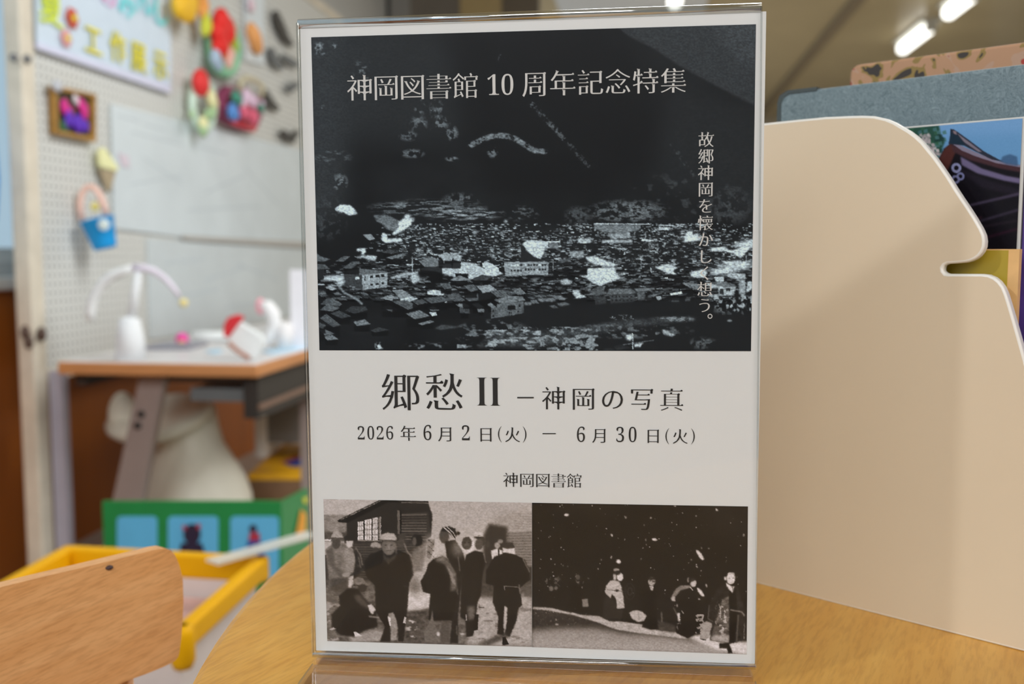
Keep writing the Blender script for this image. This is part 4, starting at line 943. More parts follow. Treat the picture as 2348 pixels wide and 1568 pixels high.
# ------------------------------------------------------------------ poster sheet
e1 = Vector((.9955, -.0942, .0077)).normalized(); nP = Vector((-.0942, -.9955, 0)).normalized(); e2 = nP.cross(e1).normalized()
if e2.z < 0: e2 = -e2
TL = on_plane(688, 58, (-.0973, .4685, 1.03), nP)
PWd, PHt = .210, .297
def pp3(px, py, off=0.0): return on_plane(px, py, TL + nP * off, nP)
BL = pp3(725, 1491); cenP = pp3(1225, 1505)
ps = thing('poster_sheet', 'white printed exhibition poster with three black-and-white photographs, held upright', 'poster', (cenP.x, cenP.y, cenP.z))
m_sheet = bpy.data.materials.new('poster_paper'); nt, b_ = nodes(m_sheet)
b_.inputs['Base Color'].default_value = (.69, .705, .70, 1); b_.inputs['Roughness'].default_value = .6
nz = nt.nodes.new('ShaderNodeTexNoise'); nz.inputs['Scale'].default_value = 900; bp = nt.nodes.new('ShaderNodeBump'); bp.inputs['Strength'].default_value = .05; bp.inputs['Distance'].default_value = .0002
nt.links.new(nz.outputs['Fac'], bp.inputs['Height']); nt.links.new(bp.outputs[0], b_.inputs['Normal'])
corners = [pp3(688, 58), pp3(690, 57.7), pp3(1100, 49.5), pp3(1400, 40), pp3(1600, 33), pp3(1757, 26), pp3(1731, 1522), pp3(725, 1491)]
M().prism(corners, -nP * .00015).build('paper', m_sheet, ps)
m_ink1 = print_mat('photo_ink', .38)
def tint_cool(v):
    v = np.clip(v, 0, 255); t = v / 255
    return np.stack([v * .90, v * 1.0, v * 1.05 + 1.5], 1) * .96
def tint_warm(v):
    v = np.clip(v, 0, 255); t = (v / 255)[:, None]
    return np.stack([v, v, v], 1) * (np.array([1.06, .96, .84]) * (1 - t) + np.array([1.0, .985, 1.02]) * t)

# ---- big photograph of the town (drawn in the coordinates of the printed sheet's front view)
P = Paint(705, 48, 1740, 812, 30, 1.0)
P.a += (fbm(P.h, P.w, 90, 120, 3) - .5) * 14
# mountain side: lighter slope beyond the ridge at upper right, paler tone at left
P.poly([(1390, 40), (1745, 40), (1745, 250), (1640, 196), (1560, 152), (1500, 112), (1440, 82)], 56, .9, 2, 4)
P.poly([(1640, 40), (1745, 40), (1745, 140), (1700, 150), (1650, 90)], 72, .5, 14)
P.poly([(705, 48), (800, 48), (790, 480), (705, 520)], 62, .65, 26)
P.poly([(800, 60), (1010, 55), (1080, 300), (760, 330)], 54, .5, 30)
P.poly([(1060, 60), (1380, 60), (1500, 250), (1470, 440), (1160, 470), (1060, 330)], 25, .8, 34)
P.poly([(1540, 180), (1740, 260), (1740, 500), (1500, 430)], 42, .7, 26, 5)
P.tf(660, 0, 4.119)
P.wisps(225, 390, 370, 540, 125, .5, 14); P.wisps(400, 400, 470, 470, 110, .55, 6)
P.wisps(600, 560, 820, 760, 90, .58, 12); P.wisps(1980, 505, 2050, 600, 110, .5, 10)
for (x0, y0, x1, y1) in ((1190, 930, 1300, 1110), (1330, 930, 1480, 1140), (1140, 1080, 1330, 1270), (1300, 1080, 1540, 1250), (1040, 1230, 1240, 1340), (1060, 1400, 1300, 1500), (1480, 1470, 1620, 1530), (1480, 1180, 1620, 1340)):
    P.wisps(x0, y0, x1, y1, random.choice((100, 92, 110)), .50, 12, 9)
P.wisps(310, 980, 370, 1040, 110, .5, 10); P.wisps(220, 1400, 620, 1560, 80, .56, 8, 22)
for i in range(46):
    t = i / 45; x = 1720 + 700 * t; y = 1385 - 115 * math.sin(math.pi * min(1, t * 1.12 + .05)) + (t > .55) * (t - .55) * 80
    P.wisps(x - 34, y - 22, x + 40, y + 42, 128, .45, 7, 10, .8)
P.wisps(1880, 1380, 1990, 1500, 105, .48, 8)
P.tf(1200, 0, 4.119)
for i in range(30):
    t = i / 29; x = 60 + 560 * t; y = 970 + 600 * t; P.wisps(x - 25, y - 30, x + 40, y + 35, 95 - 25 * t, .55, 7, 6)
for i in range(14): P.wisps(1380 + i * 18, 1340 + i * 26, 1430 + i * 18, 1390 + i * 26, 62, .55, 7)
P.tf(705, 48, 1)
P.wisps(705, 340, 1100, 470, 62, .60, 14, 20, .8); P.wisps(1120, 420, 1740, 505, 58, .58, 10, 16, .8); P.wisps(1180, 380, 1560, 470, 48, .56, 9, 5, .8)
P.t = (0, 0, 1)
P.wisps(760, 395, 800, 440, 105, .45, 9); P.wisps(700, 440, 800, 560, 60, .5, 10)
P.wisps(840, 455, 1120, 500, 118, .50, 3, 26); P.wisps(960, 470, 1160, 510, 150, .52, 3, 24); P.wisps(1010, 440, 1100, 480, 90, .5, 12, 8)
P.wisps(1340, 455, 1540, 515, 100, .48, 5, 9); P.wisps(1430, 462, 1480, 510, 120, .45, 4, 16); P.wisps(1290, 470, 1360, 520, 70, .45, 6)
P.wisps(1150, 470, 1240, 510, 85, .5, 5, 10); P.wisps(1600, 430, 1730, 520, 62, .5, 12)
# valley with houses: random roofs that grow towards the viewer
P.poly([(705, 560), (860, 520), (1000, 505), (1300, 515), (1740, 520), (1740, 720), (1500, 690), (1100, 705), (705, 720)], 26, .75, 8)
P.poly([(900, 512), (1500, 520), (1740, 545), (1740, 640), (1240, 610), (900, 600)], 44, .5, 8, 14)
def house(x, y, s, g, lit=0):
    sl = random.uniform(-.25, .25); wd_ = s * random.uniform(1.0, 2.2); hh = s * random.uniform(.35, .6); sk = s * random.uniform(.1, 1.0) * (1 if x < 1250 else -.7)
    P.poly([(x, y), (x + wd_, y + wd_ * sl * .3), (x + wd_ + sk, y + hh + wd_ * sl * .3), (x + sk, y + hh)], g, .95)
    P.poly([(x + sk, y + hh), (x + wd_ + sk, y + hh + wd_ * sl * .3), (x + wd_ + sk, y + hh * 1.9), (x + sk, y + hh * 1.9)], 14 if not lit else random.choice((150, 190, 110)), .9)
    if s > 9 and random.random() < .6:
        for q in range(3): P.line([(x + wd_ * .2 * q + sk * .2, y + 1), (x + wd_ * .2 * q + sk * .9 + wd_ * .1, y + hh - 1)], .8, g * .6)
pts = []
for i in range(1900):
    t = random.random() ** 1.15; y = 512 + t * 172
    x = random.uniform(880 - 160 * t, 1738) if y < 620 else random.uniform(708, 1738)
    if y < 516 + 9 * math.sin(x / 37.0) + 7 * math.sin(x / 91.0 + 1) + random.uniform(-5, 5): continue
    pts.append((y, x))
for y, x in sorted(pts):
    t = (y - 512) / 172; s = 2.4 + 8.0 * t ** 1.4
    if 1000 < x < 1160 and 590 < y < 625: continue
    if y > 640 and x > 1500: g = random.choice((30, 45, 60, 85))
    else: g = random.choice((48, 60, 78, 95, 118, 140)) if t < .5 else random.choice((40, 55, 72, 90, 108))
    house(x, y, s, g, random.random() < (.42 if t < .5 else .10))
for i in range(520):
    y = 512 + random.random() ** 1.6 * 130; x = random.uniform(900, 1735); l = random.uniform(1.5, 7)
    P.poly([(x, y), (x + l, y + random.uniform(-.6, .6)), (x + l, y + random.uniform(1, 2.4)), (x, y + random.uniform(1, 2.2))], random.choice((235, 200, 170, 220)), random.uniform(.5, 1))
def glow(x, y, rx, ry, v=235, al=1, n=2):
    for i in range(n): P.ell(x, y, rx * (1 - .35 * i), ry * (1 - .35 * i), v, al * (.5 + .5 * i / max(1, n - 1)), 2.2)
for i in range(1500):
    y = 514 + random.random() ** 1.3 * 95; x = random.uniform(905, 1735); l = random.uniform(2, 13)
    if y < 518 + 9 * math.sin(x / 37.0) + 7 * math.sin(x / 91.0 + 1) + random.uniform(-6, 6): continue
    g_ = random.choice((235, 215, 180, 150, 120, 18, 22))
    P.line([(x, y), (x + l, y + random.uniform(-1.2, 1.2))], random.uniform(.8, 2.0), g_, random.uniform(.6, 1))
for i in range(420):
    y = random.uniform(600, 690); x = random.uniform(735, 1735); l = random.uniform(5, 22); g_ = random.choice((150, 125, 180, 20, 20, 225))
    P.line([(x, y), (x + l, y + random.uniform(-2.5, 2.5))], random.uniform(.8, 1.8), g_, random.uniform(.5, .9))
# light flaring out from the street lamps at the right and left
for cx_, cy_, n_, r_ in ((1655, 622, 16, 26), (1690, 610, 18, 34), (1585, 545, 12, 20), (1715, 560, 14, 30), (1640, 655, 12, 16), (935, 505, 10, 14), (1215, 575, 16, 22), (790, 482, 8, 14)):
    P.ell(cx_, cy_, r_ * .7, r_ * .34, 205, .75, 4)
    for j in range(n_):
        a_ = random.uniform(-.9, .5); l = random.uniform(.5, 1.4) * r_
        P.line([(cx_ - l * math.cos(a_), cy_ - l * math.sin(a_) * .6), (cx_ + l * math.cos(a_), cy_ + l * math.sin(a_) * .6)], random.uniform(1, 2.6), random.choice((225, 205, 235)), .7, .5)
# burning bright patches
P.tf(700, 400, 3.733)
P.poly([(255, 290), (300, 258), (380, 262), (430, 305), (445, 340), (370, 350), (320, 318), (262, 310)], 225, 1, 1.3)
P.poly([(580, 350), (700, 345), (800, 395), (830, 440), (770, 490), (700, 470), (650, 420), (610, 400)], 120, .8, 1, 40)
P.poly([(800, 400), (850, 380), (910, 385), (905, 430), (850, 470), (760, 520), (740, 510), (800, 450)], 225, 1, 1.4); glow(876, 364, 30, 28)
P.poly([(490, 515), (560, 508), (598, 550), (545, 565)], 140); P.poly([(660, 500), (700, 510), (705, 550), (820, 545), (835, 570), (740, 580), (690, 585), (650, 560)], 230, 1, 1.2)
P.poly([(440, 635), (510, 630), (520, 660), (495, 690), (480, 660), (440, 655)], 215, 1, .8); P.poly([(450, 700), (540, 690), (610, 700), (600, 740), (560, 735), (500, 715)], 200, .9, 1.5)
P.poly([(150, 870), (250, 860), (330, 860), (335, 930), (300, 960), (260, 910), (160, 905)], 205, .9, 2.5); P.line([(270, 930), (330, 1010), (430, 1060), (490, 1110)], 18, 170, .8, 1)
P.poly([(99, 670), (130, 700), (215, 725), (160, 745), (99, 745)], 95); P.poly([(100, 765), (170, 770), (210, 808), (100, 812)], 80); P.poly([(100, 812), (160, 815), (160, 890), (100, 890)], 40)
P.poly([(950, 815), (1100, 780), (1330, 750), (1450, 760), (1520, 800), (1640, 820), (1700, 850), (1600, 875), (1400, 900), (1250, 870), (1120, 830)], 200, .95, 1.5, 22)
P.poly([(730, 880), (830, 840), (970, 830), (960, 850), (860, 870), (800, 890)], 190, .9, 1); P.poly([(900, 860), (960, 850), (990, 900), (930, 940), (900, 905)], 205, .9, 2)
P.poly([(1515, 760), (1550, 742), (1600, 765), (1655, 800), (1655, 830), (1600, 830), (1515, 790)], 205); P.poly([(1040, 850), (1170, 850), (1180, 930), (1090, 930)], 22); P.poly([(1285, 848), (1395, 850), (1395, 890), (1330, 900), (1285, 870)], 24)
# schoolhouse with rows of windows
P.poly([(1845, 600), (1870, 590), (1925, 640), (1960, 700), (2016, 720), (2016, 745), (1845, 745)], 40)
P.poly([(1700, 750), (2080, 752), (2080, 860), (1900, 860), (1710, 868)], 150, 1, 0, 8)
for r_ in range(2):
    for q in range(12):
        x = 1758 + q * 27; P.poly([(x, 768 + r_ * 46), (x + 18, 768 + r_ * 46), (x + 18, 784 + r_ * 46), (x, 784 + r_ * 46)], 225 if (r_ == 0 and q in (0, 1, 2, 5)) else 38)
P.poly([(1860, 600), (1900, 560), (1960, 580), (2016, 600), (2016, 720), (1960, 705), (1900, 640)], 222, .95, 1.6)
# pale two-storey house in front
P.poly([(320, 832), (480, 806), (700, 828), (690, 842), (485, 862)], 100, 1, 0, 8); P.poly([(330, 850), (485, 860), (492, 985), (350, 940)], 62)
P.poly([(485, 860), (705, 838), (700, 965), (492, 988)], 158, 1, 0, 6)
for (x, y, w_, h_) in ((556, 866, 26, 22), (604, 860, 26, 22), (652, 855, 26, 24), (556, 935, 24, 16), (604, 930, 26, 16), (652, 922, 24, 16), (508, 870, 8, 42)): P.poly([(x, y), (x + w_, y - 2), (x + w_, y + h_ - 2), (x, y + h_)], 35)
P.poly([(430, 875), (465, 875), (465, 900), (430, 900)], 215); P.line([(636, 870), (638, 968)], 5, 60)
# nearer roofs
for pts_, g in ((((260, 742), (330, 698), (385, 700), (330, 745)), 95), (((320, 800), (400, 745), (470, 745), (400, 805)), 88), (((660, 668), (720, 640), (790, 665), (740, 680)), 85), (((690, 712), (830, 675), (870, 690), (740, 725)), 120), (((970, 740), (1080, 700), (1180, 745), (1120, 790), (1020, 790)), 120),
    (((1130, 690), (1210, 665), (1270, 700), (1250, 740), (1190, 740)), 160), (((1240, 672), (1300, 670), (1340, 700), (1335, 745), (1280, 735)), 165), (((165, 965), (215, 952), (275, 980), (225, 992)), 165), (((240, 1018), (280, 1005), (315, 1030), (262, 1032)), 120),
    (((130, 1110), (180, 1065), (240, 1062), (315, 1105), (290, 1130), (200, 1120)), 92), (((125, 1160), (180, 1115), (300, 1140), (230, 1172)), 100), (((340, 1165), (400, 1128), (520, 1130), (535, 1160), (420, 1190)), 62), (((215, 1190), (290, 1165), (395, 1215), (310, 1230)), 75),
    (((125, 1230), (180, 1192), (305, 1290), (240, 1305)), 92), (((410, 1262), (510, 1240), (562, 1280), (445, 1298)), 135), (((120, 1335), (170, 1328), (255, 1362), (170, 1378)), 120), (((160, 1385), (230, 1370), (285, 1410), (190, 1420)), 130), (((120, 1265), (180, 1290), (150, 1320), (120, 1310)), 90),
    (((560, 1335), (630, 1308), (720, 1330), (600, 1350)), 70), (((650, 1135), (720, 1118), (798, 1158), (740, 1176)), 88), (((765, 958), (820, 945), (875, 965), (810, 975)), 98), (((640, 1058), (740, 1030), (800, 1060), (820, 1100), (740, 1080)), 145), (((740, 990), (830, 985), (930, 1050), (820, 1070)), 135),
    (((815, 1068), (900, 1045), (970, 1060), (880, 1095), (825, 1100)), 205), (((740, 1085), (870, 1075), (968, 1130), (880, 1158)), 92), (((862, 1190), (980, 1160), (1065, 1210), (935, 1240)), 122), (((965, 1275), (1070, 1248), (1105, 1260), (1000, 1290)), 140), (((1048, 1145), (1095, 1128), (1150, 1160), (1090, 1172)), 118),
    (((1058, 1180), (1120, 1178), (1125, 1205), (1085, 1212)), 205), (((1040, 1000), (1110, 985), (1195, 1010), (1180, 1035), (1050, 1030)), 205), (((910, 1080), (1000, 1065), (1050, 1100), (960, 1115)), 82), (((1010, 1060), (1160, 1040), (1230, 1080), (1080, 1105)), 88), (((1205, 1030), (1290, 1015), (1380, 1085), (1270, 1085)), 92),
    (((1290, 1112), (1370, 1100), (1410, 1130), (1330, 1142)), 130), (((1320, 1140), (1405, 1135), (1405, 1190), (1325, 1185)), 78), (((1425, 1108), (1480, 1100), (1532, 1138), (1475, 1148)), 135), (((1475, 1150), (1532, 1142), (1530, 1178), (1480, 1178)), 120), (((1340, 1040), (1560, 1005), (1640, 1060), (1400, 1085)), 98),
    (((1350, 950), (1440, 940), (1480, 985), (1420, 1005)), 105), (((1470, 960), (1580, 940), (1640, 990), (1520, 1015)), 155), (((1580, 1000), (1690, 985), (1760, 1050), (1640, 1050)), 92), (((1770, 985), (1840, 970), (1890, 1020), (1820, 1030)), 118), (((1150, 930), (1230, 930), (1260, 975), (1190, 980)), 98),
    (((1235, 905), (1320, 862), (1390, 890), (1395, 905), (1300, 912)), 128), (((1420, 895), (1510, 858), (1600, 870), (1560, 905), (1440, 905)), 68), (((1555, 1110), (1590, 1098), (1635, 1135), (1595, 1142)), 125)):
    xs = [p[0] for p in pts_]; ys = [p[1] for p in pts_]; hgt = (max(ys) - min(ys)) * .8
    P.poly([(min(xs) + 6, max(ys) - 6), (max(xs) - 6, max(ys) - 8), (max(xs) - 10, max(ys) + hgt), (min(xs) + 12, max(ys) + hgt)], 20, .85)
    P.poly(list(pts_), g, 1, 0, 9)
    if g < 125:
        for q in range(4):
            f_ = (q + 1) / 5; a_ = pts_[0]; b_ = pts_[1]; c_ = pts_[2]; d_ = pts_[-1]
            P.line([(a_[0] + (b_[0] - a_[0]) * f_, a_[1] + (b_[1] - a_[1]) * f_), (d_[0] + (c_[0] - d_[0]) * f_, d_[1] + (c_[1] - d_[1]) * f_)], 3, g * .62, .8)
P.poly([(1615, 1075), (1740, 1040), (1860, 1042), (1885, 1078), (1690, 1108)], 118, 1, 0, 6); P.poly([(1640, 1108), (1870, 1085), (1870, 1185), (1650, 1225)], 100, 1, 0, 5); P.poly([(1590, 1140), (1650, 1135), (1650, 1225), (1590, 1232)], 90)
for (x, y, w_, h_) in ((1732, 1122, 66, 38), (1828, 1112, 14, 24), (1602, 1160, 12, 18), (1602, 1205, 12, 16), (1740, 1178, 12, 14), (1758, 1176, 12, 14), (1820, 1166, 8, 14)): P.poly([(x, y), (x + w_, y - 3), (x + w_, y + h_ - 3), (x, y + h_)], 28)
P.line([(915, 700), (918, 930)], 6, 190, .9); P.line([(1186, 655), (1186, 760)], 5, 180, .8)
for q in ((1450, 495), (1715, 402), (1630, 465), (965, 645), (1375, 655), (1610, 700)): glow(q[0], q[1], 16, 14, 220)
P.poly([(1110, 1320), (1160, 1285), (1300, 1300), (1370, 1270), (1395, 1320), (1370, 1300), (1160, 1330)], 90, .8, .6, 20)
P.tf(1200, 260, 2.8)
for pts_, g, tx in ((((455, 705), (810, 708), (810, 714), (455, 712)), 200, 0), (((460, 715), (760, 715), (740, 750), (640, 765), (520, 765), (455, 735)), 120, 16), (((868, 714), (965, 716), (965, 722), (868, 722)), 190, 0), (((870, 728), (945, 732), (930, 750), (870, 748)), 200, 0), (((985, 718), (1012, 718), (1012, 724), (985, 724)), 170, 0),
    (((0, 830), (60, 812), (130, 820), (140, 860), (130, 900), (110, 935), (60, 910), (20, 880)), 220, 10), (((120, 820), (235, 820), (235, 828), (160, 830), (158, 860), (120, 858)), 210, 0), (((165, 832), (225, 832), (225, 870), (165, 862)), 120, 12),
    (((295, 885), (345, 882), (388, 884), (388, 925), (350, 930), (298, 915)), 150, 8), (((225, 935), (300, 930), (300, 950), (240, 955)), 90, 8), (((0, 955), (155, 952), (158, 1030), (0, 1035)), 152, 6), (((400, 920), (460, 915), (545, 950), (610, 970), (560, 985), (460, 970), (410, 945)), 205, 10),
    (((355, 1040), (412, 1040), (412, 995), (585, 990), (600, 1030), (630, 1058), (560, 1080), (495, 1108), (440, 1085), (400, 1055)), 215, 8), (((238, 1070), (280, 1060), (312, 1080), (300, 1100), (245, 1098)), 175, 8), (((350, 800), (430, 805), (430, 830), (350, 830)), 190, 20), (((505, 812), (700, 812), (700, 830), (505, 830)), 175, 25), (((540, 770), (680, 765), (690, 800), (560, 805)), 160, 40),
    (((760, 805), (840, 812), (835, 822), (760, 820)), 215, 0), (((1030, 800), (1050, 760), (1085, 755), (1090, 790), (1130, 790), (1140, 815), (1060, 822)), 225, 10), (((1200, 862), (1290, 855), (1330, 880), (1400, 870), (1470, 800), (1470, 850), (1420, 900), (1395, 930), (1350, 900), (1290, 885), (1210, 885)), 215, 15),
    (((1280, 950), (1400, 945), (1405, 980), (1360, 1010), (1330, 990)), 195, 12), (((845, 990), (930, 965), (990, 990), (960, 1010), (985, 1035), (930, 1030), (880, 1005)), 215, 8), (((1070, 1020), (1150, 1000), (1180, 1020), (1165, 1055), (1110, 1055), (1080, 1045)), 215, 10), (((1300, 1040), (1330, 1025), (1425, 1030), (1425, 1062), (1340, 1060)), 185, 8),
    (((1225, 1050), (1285, 1048), (1285, 1080), (1235, 1080)), 195, 0), (((1232, 1095), (1300, 1080), (1368, 1105), (1250, 1115)), 115, 8), (((1250, 1115), (1365, 1112), (1350, 1170), (1255, 1170)), 175, 20), (((1262, 1125), (1285, 1125), (1285, 1160), (1262, 1160)), 50, 0), (((1300, 1122), (1330, 1122), (1330, 1140), (1300, 1140)), 50, 0), (((1385, 1070), (1425, 1065), (1425, 1160), (1385, 1160)), 160, 20),
    (((1440, 1080), (1468, 1080), (1468, 1130), (1430, 1150)), 200, 20), (((1025, 1095), (1060, 1085), (1130, 1095), (1125, 1130), (1070, 1120)), 115, 0), (((410, 1140), (480, 1130), (545, 1155), (470, 1170)), 98, 6), (((530, 1165), (550, 1130), (690, 1122), (720, 1145), (715, 1158)), 105, 6), (((552, 1170), (715, 1160), (712, 1210), (560, 1222)), 72, 6),
    (((460, 1178), (530, 1172), (530, 1222), (462, 1230)), 62, 0), (((710, 1125), (790, 1118), (840, 1135), (730, 1145)), 118, 6), (((730, 1145), (780, 1145), (780, 1195), (735, 1198)), 92, 8), (((940, 1155), (1015, 1142), (1020, 1158), (950, 1168)), 215, 0), (((850, 1175), (885, 1172), (885, 1195), (860, 1198)), 200, 0), (((318, 1135), (355, 1132), (365, 1160), (410, 1180), (340, 1188), (320, 1160)), 205, 8),
    (((85, 1190), (190, 1182), (210, 1205), (110, 1210)), 118, 5), (((190, 1172), (240, 1168), (265, 1188), (210, 1195)), 125, 5), (((210, 1220), (270, 1212), (300, 1228), (240, 1240)), 130, 5), (((5, 1212), (60, 1210), (50, 1230), (10, 1232)), 120, 5), (((165, 1235), (200, 1230), (228, 1250), (190, 1252)), 150, 0), (((45, 1200), (85, 1195), (100, 1220), (60, 1222)), 112, 0),
    (((580, 1495), (640, 1480), (685, 1505), (600, 1518)), 92, 6), (((510, 1512), (560, 1505), (590, 1520), (520, 1522)), 80, 6)):
    P.poly(list(pts_), g, 1, .5 if tx else 0, tx)
for q in range(8):
    for r_ in range(2): P.poly([(10 + q * 18, 968 + r_ * 28), (22 + q * 18, 968 + r_ * 28), (22 + q * 18, 980 + r_ * 28), (10 + q * 18, 980 + r_ * 28)], 45 if (q + r_) % 5 else 215)
for q in range(6):
    P.poly([(568 + q * 24, 1172), (578 + q * 24, 1171), (578 + q * 24, 1180), (568 + q * 24, 1181)], 30); P.poly([(568 + q * 24, 1195), (578 + q * 24, 1194), (578 + q * 24, 1204), (568 + q * 24, 1205)], 30)
for (x, y0, y1) in ((190, 940, 1010), (578, 925, 985), (755, 925, 1000), (785, 760, 800), (1430, 920, 980), (820, 990, 1025), (235, 815, 860)): P.line([(x, y0), (x, y1)], 3.5, 200, .85)
P.poly([(642, 905), (648, 885), (656, 905)], 230)
P.wisps(1190, 1160, 1468, 1290, 165, .52, 9, 7, .95, False); P.wisps(1280, 1180, 1440, 1285, 210, .56, 10, 7, .9)
# river and dark bank
P.poly([(0, 1245), (500, 1220), (1180, 1180), (1250, 1260), (1465, 1290), (1465, 1525), (0, 1525)], 34, .85, 6)
P.poly([(-200, 1400), (300, 1390), (600, 1330), (900, 1310), (1110, 1305), (1100, 1330), (900, 1345), (700, 1370), (450, 1420), (300, 1470), (0, 1500), (-300, 1500)], 70, .75, 3, 45)
P.wisps(0, 1370, 480, 1520, 150, .5, 7, 14, .9, False); P.wisps(250, 1340, 1100, 1450, 120, .52, 6, 12, .8); P.wisps(820, 1300, 1110, 1345, 140, .5, 5, 9, .9)
P.wisps(-450, 1320, 60, 1500, 140, .54, 7, 16, .8); P.wisps(1050, 1430, 1250, 1520, 85, .5, 12); P.wisps(520, 1290, 780, 1330, 150, .6, 6)
P.tf(700, 400, 3.733); P.wisps(1300, 1330, 2016, 1500, 165, .53, 9, 26, .9, False); P.wisps(820, 1430, 1300, 1510, 130, .56, 9, 20, .8); P.wisps(580, 1430, 680, 1506, 200, .55, 8)
P.poly([(108, 1290), (700, 1180), (1100, 1260), (1380, 1240), (1500, 1330), (1200, 1440), (600, 1440), (300, 1500), (110, 1500)], 38, .18, 6)
P.tf(1200, 260, 2.8)
for (x, y, rx, ry) in ((680, 1437, 26, 22), (1385, 1328, 0, 0)):
    if rx: glow(x, y, rx, ry, 240)
P.line([(703, 1410), (703, 1515)], 5, 215); P.poly([(715, 1480), (770, 1470), (750, 1500), (712, 1500)], 200, 1, .5); P.line([(640, 1485), (840, 1455)], 5, 150, .6)
P.poly([(890, 1388), (930, 1392), (935, 1408), (975, 1418), (960, 1432), (900, 1418)], 195, .9, .8); P.ell(1325, 1330, 16, 7, 150, .9, .8); P.ell(225, 1518, 10, 7, 215, 1, 1)
P.rough(.75, 2.6, .24, gcell=2.2); P.a += (rng.random(P.a.shape) - .5) * 4
quad_big = [(713.5, 85.5), (1733.5, 55.5), (1722, 805), (732.5, 803)]
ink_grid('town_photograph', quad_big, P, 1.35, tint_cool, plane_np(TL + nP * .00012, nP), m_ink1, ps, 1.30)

# ---- lower left photograph: villagers round a fire
P = Paint(735, 1138, 1226, 1490, 60, 1.2); P.tf(720, 1130, 4.237)
Q = P.poly
Q([(60, 30), (2130, 60), (2130, 700), (60, 600)], 172, 1, 0, 6)
Q([(90, 210), (330, 215), (330, 420), (90, 440)], 120, .9, 2, 35); Q([(90, 380), (330, 380), (330, 470), (90, 470)], 60, .8, 2, 20); P.line([(100, 458), (165, 460)], 16, 200)
# smoke cloud and plank wall at right
Q([(1100, 60), (2130, 80), (2130, 560), (1500, 420), (1100, 500)], 168, 1, 6, 10)
Q([(1880, 380), (2120, 370), (2120, 720), (1880, 680)], 120, 1, 1)
for i in range(13): P.line([(1880 - i * 4, 392 + i * 26), (2120, 385 + i * 27)], 4, 62, .8)
Q([(1800, 180), (2130, 190), (2130, 380), (1900, 370), (1700, 330)], 142, .7, 10, 22)
for i in range(7): P.line([(1950, 200 + i * 24), (2120, 205 + i * 25)], 3, 110, .6)
Q([(1700, 300), (1880, 330), (1880, 700), (1640, 700), (1650, 400)], 44, .95, 4); Q([(1560, 380), (1640, 385), (1640, 430), (1560, 430)], 200, .8, 1)
# house
Q([(315, 290), (700, 70), (840, 80), (1110, 100), (1150, 210), (1140, 400), (1100, 480), (320, 480)], 42, 1, .8)
Q([(225, 268), (640, 66), (1110, 78), (1115, 100), (720, 90), (330, 290), (240, 285)], 30, 1)
for i in range(26):
    x = 260 + i * 16; y = 262 - i * 7.6; P.line([(x, y), (x + 14, y - 9)], random.choice((4, 6, 8)), random.choice((170, 120, 150, 60)), .9)
P.line([(850, 92), (1110, 98)], 6, 130, .8); P.line([(820, 76), (1110, 84)], 4, 110, .6)
Q([(845, 200), (1110, 180), (1140, 450), (1080, 480), (845, 470)], 52)
for i in range(11): P.line([(846, 215 + i * 26), (1095, 210 + i * 27)], random.choice((8, 12, 14)), random.choice((70, 88, 100, 112)), .85, .4); P.line([(846, 228 + i * 26), (1095, 224 + i * 27)], 4, 22, .9)
Q([(808, 170), (832, 170), (836, 400), (812, 400)], 92); Q([(836, 170), (846, 170), (848, 400), (838, 400)], 20)
for i in range(4): P.line([(655, 380 + i * 20), (805, 372 + i * 20)], 3, 66, .6)
for a_, b_, t0, t1, bt in ((428, 478, 280, 275, 455), (494, 558, 262, 252, 458), (570, 618, 245, 236, 462), (630, 650, 235, 230, 450)):
    Q([(a_, t0), (b_, t1), (b_, bt), (a_, bt)], 205, 1, 0, 14)
    for q in (.33, .66): P.line([(a_ + (b_ - a_) * q, t0), (a_ + (b_ - a_) * q, bt)], 4, 60)
    for q in (.25, .5, .75): P.line([(a_, t0 + (bt - t0) * q), (b_, t1 + (bt - t1) * q)], 4, 70)
P.line([(420, 462), (660, 466)], 10, 150)
for i in range(8): P.line([(400, 485 + i * 18), (560, 478 + i * 18)], 5, random.choice((86, 74, 100)), .7, .4)
Q([(320, 470), (1110, 470), (1100, 660), (950, 860), (320, 860)], 44, .95, 2, 12)
for i in range(14): P.line([(330, 500 + i * 24), (1080, 496 + i * 25)], random.choice((7, 9, 12)), random.choice((66, 78, 92)), .7, .4)
Q([(950, 640), (1010, 560), (1090, 470), (1130, 380), (1180, 470), (1140, 760), (1120, 980), (900, 980)], 165, .85, 8, 14)
# ground
Q([(60, 850), (2130, 900), (2130, 1500), (60, 1450)], 92, 1, 6, 40); Q([(1580, 1000), (2130, 1000), (2130, 1500), (1480, 1480)], 165, .95, 6, 26); Q([(880, 940), (1140, 950), (1130, 1110), (1000, 1150), (900, 1150)], 200, .95, 3, 24)
Q([(1620, 860), (1760, 860), (1740, 1020), (1600, 1000)], 62, .9, 4, 20); Q([(2040, 860), (2130, 860), (2130, 1010), (2040, 1000)], 80, .9, 3, 16)
Q([(330, 1400), (560, 1330), (680, 1340), (690, 1440), (360, 1450)], 150, .95, 3, 22); Q([(120, 1000), (240, 1000), (240, 1440), (120, 1440)], 100, .7, 3, 40)
Q([(880, 1150), (1130, 1130), (1120, 1460), (880, 1450)], 72, .9, 4, 40); Q([(950, 760), (1070, 560), (1130, 640), (1140, 960), (900, 980)], 172, .85, 6, 20); Q([(930, 850), (1010, 810), (1030, 960), (960, 1010)], 68, .6, 8)
P.wisps(860, 1130, 1140, 1460, 190, .62, 9, 22); P.wisps(1600, 1050, 2110, 1480, 90, .62, 9, 20, .6, False); P.wisps(125, 1000, 420, 1440, 165, .6, 10, 20, .8, False)
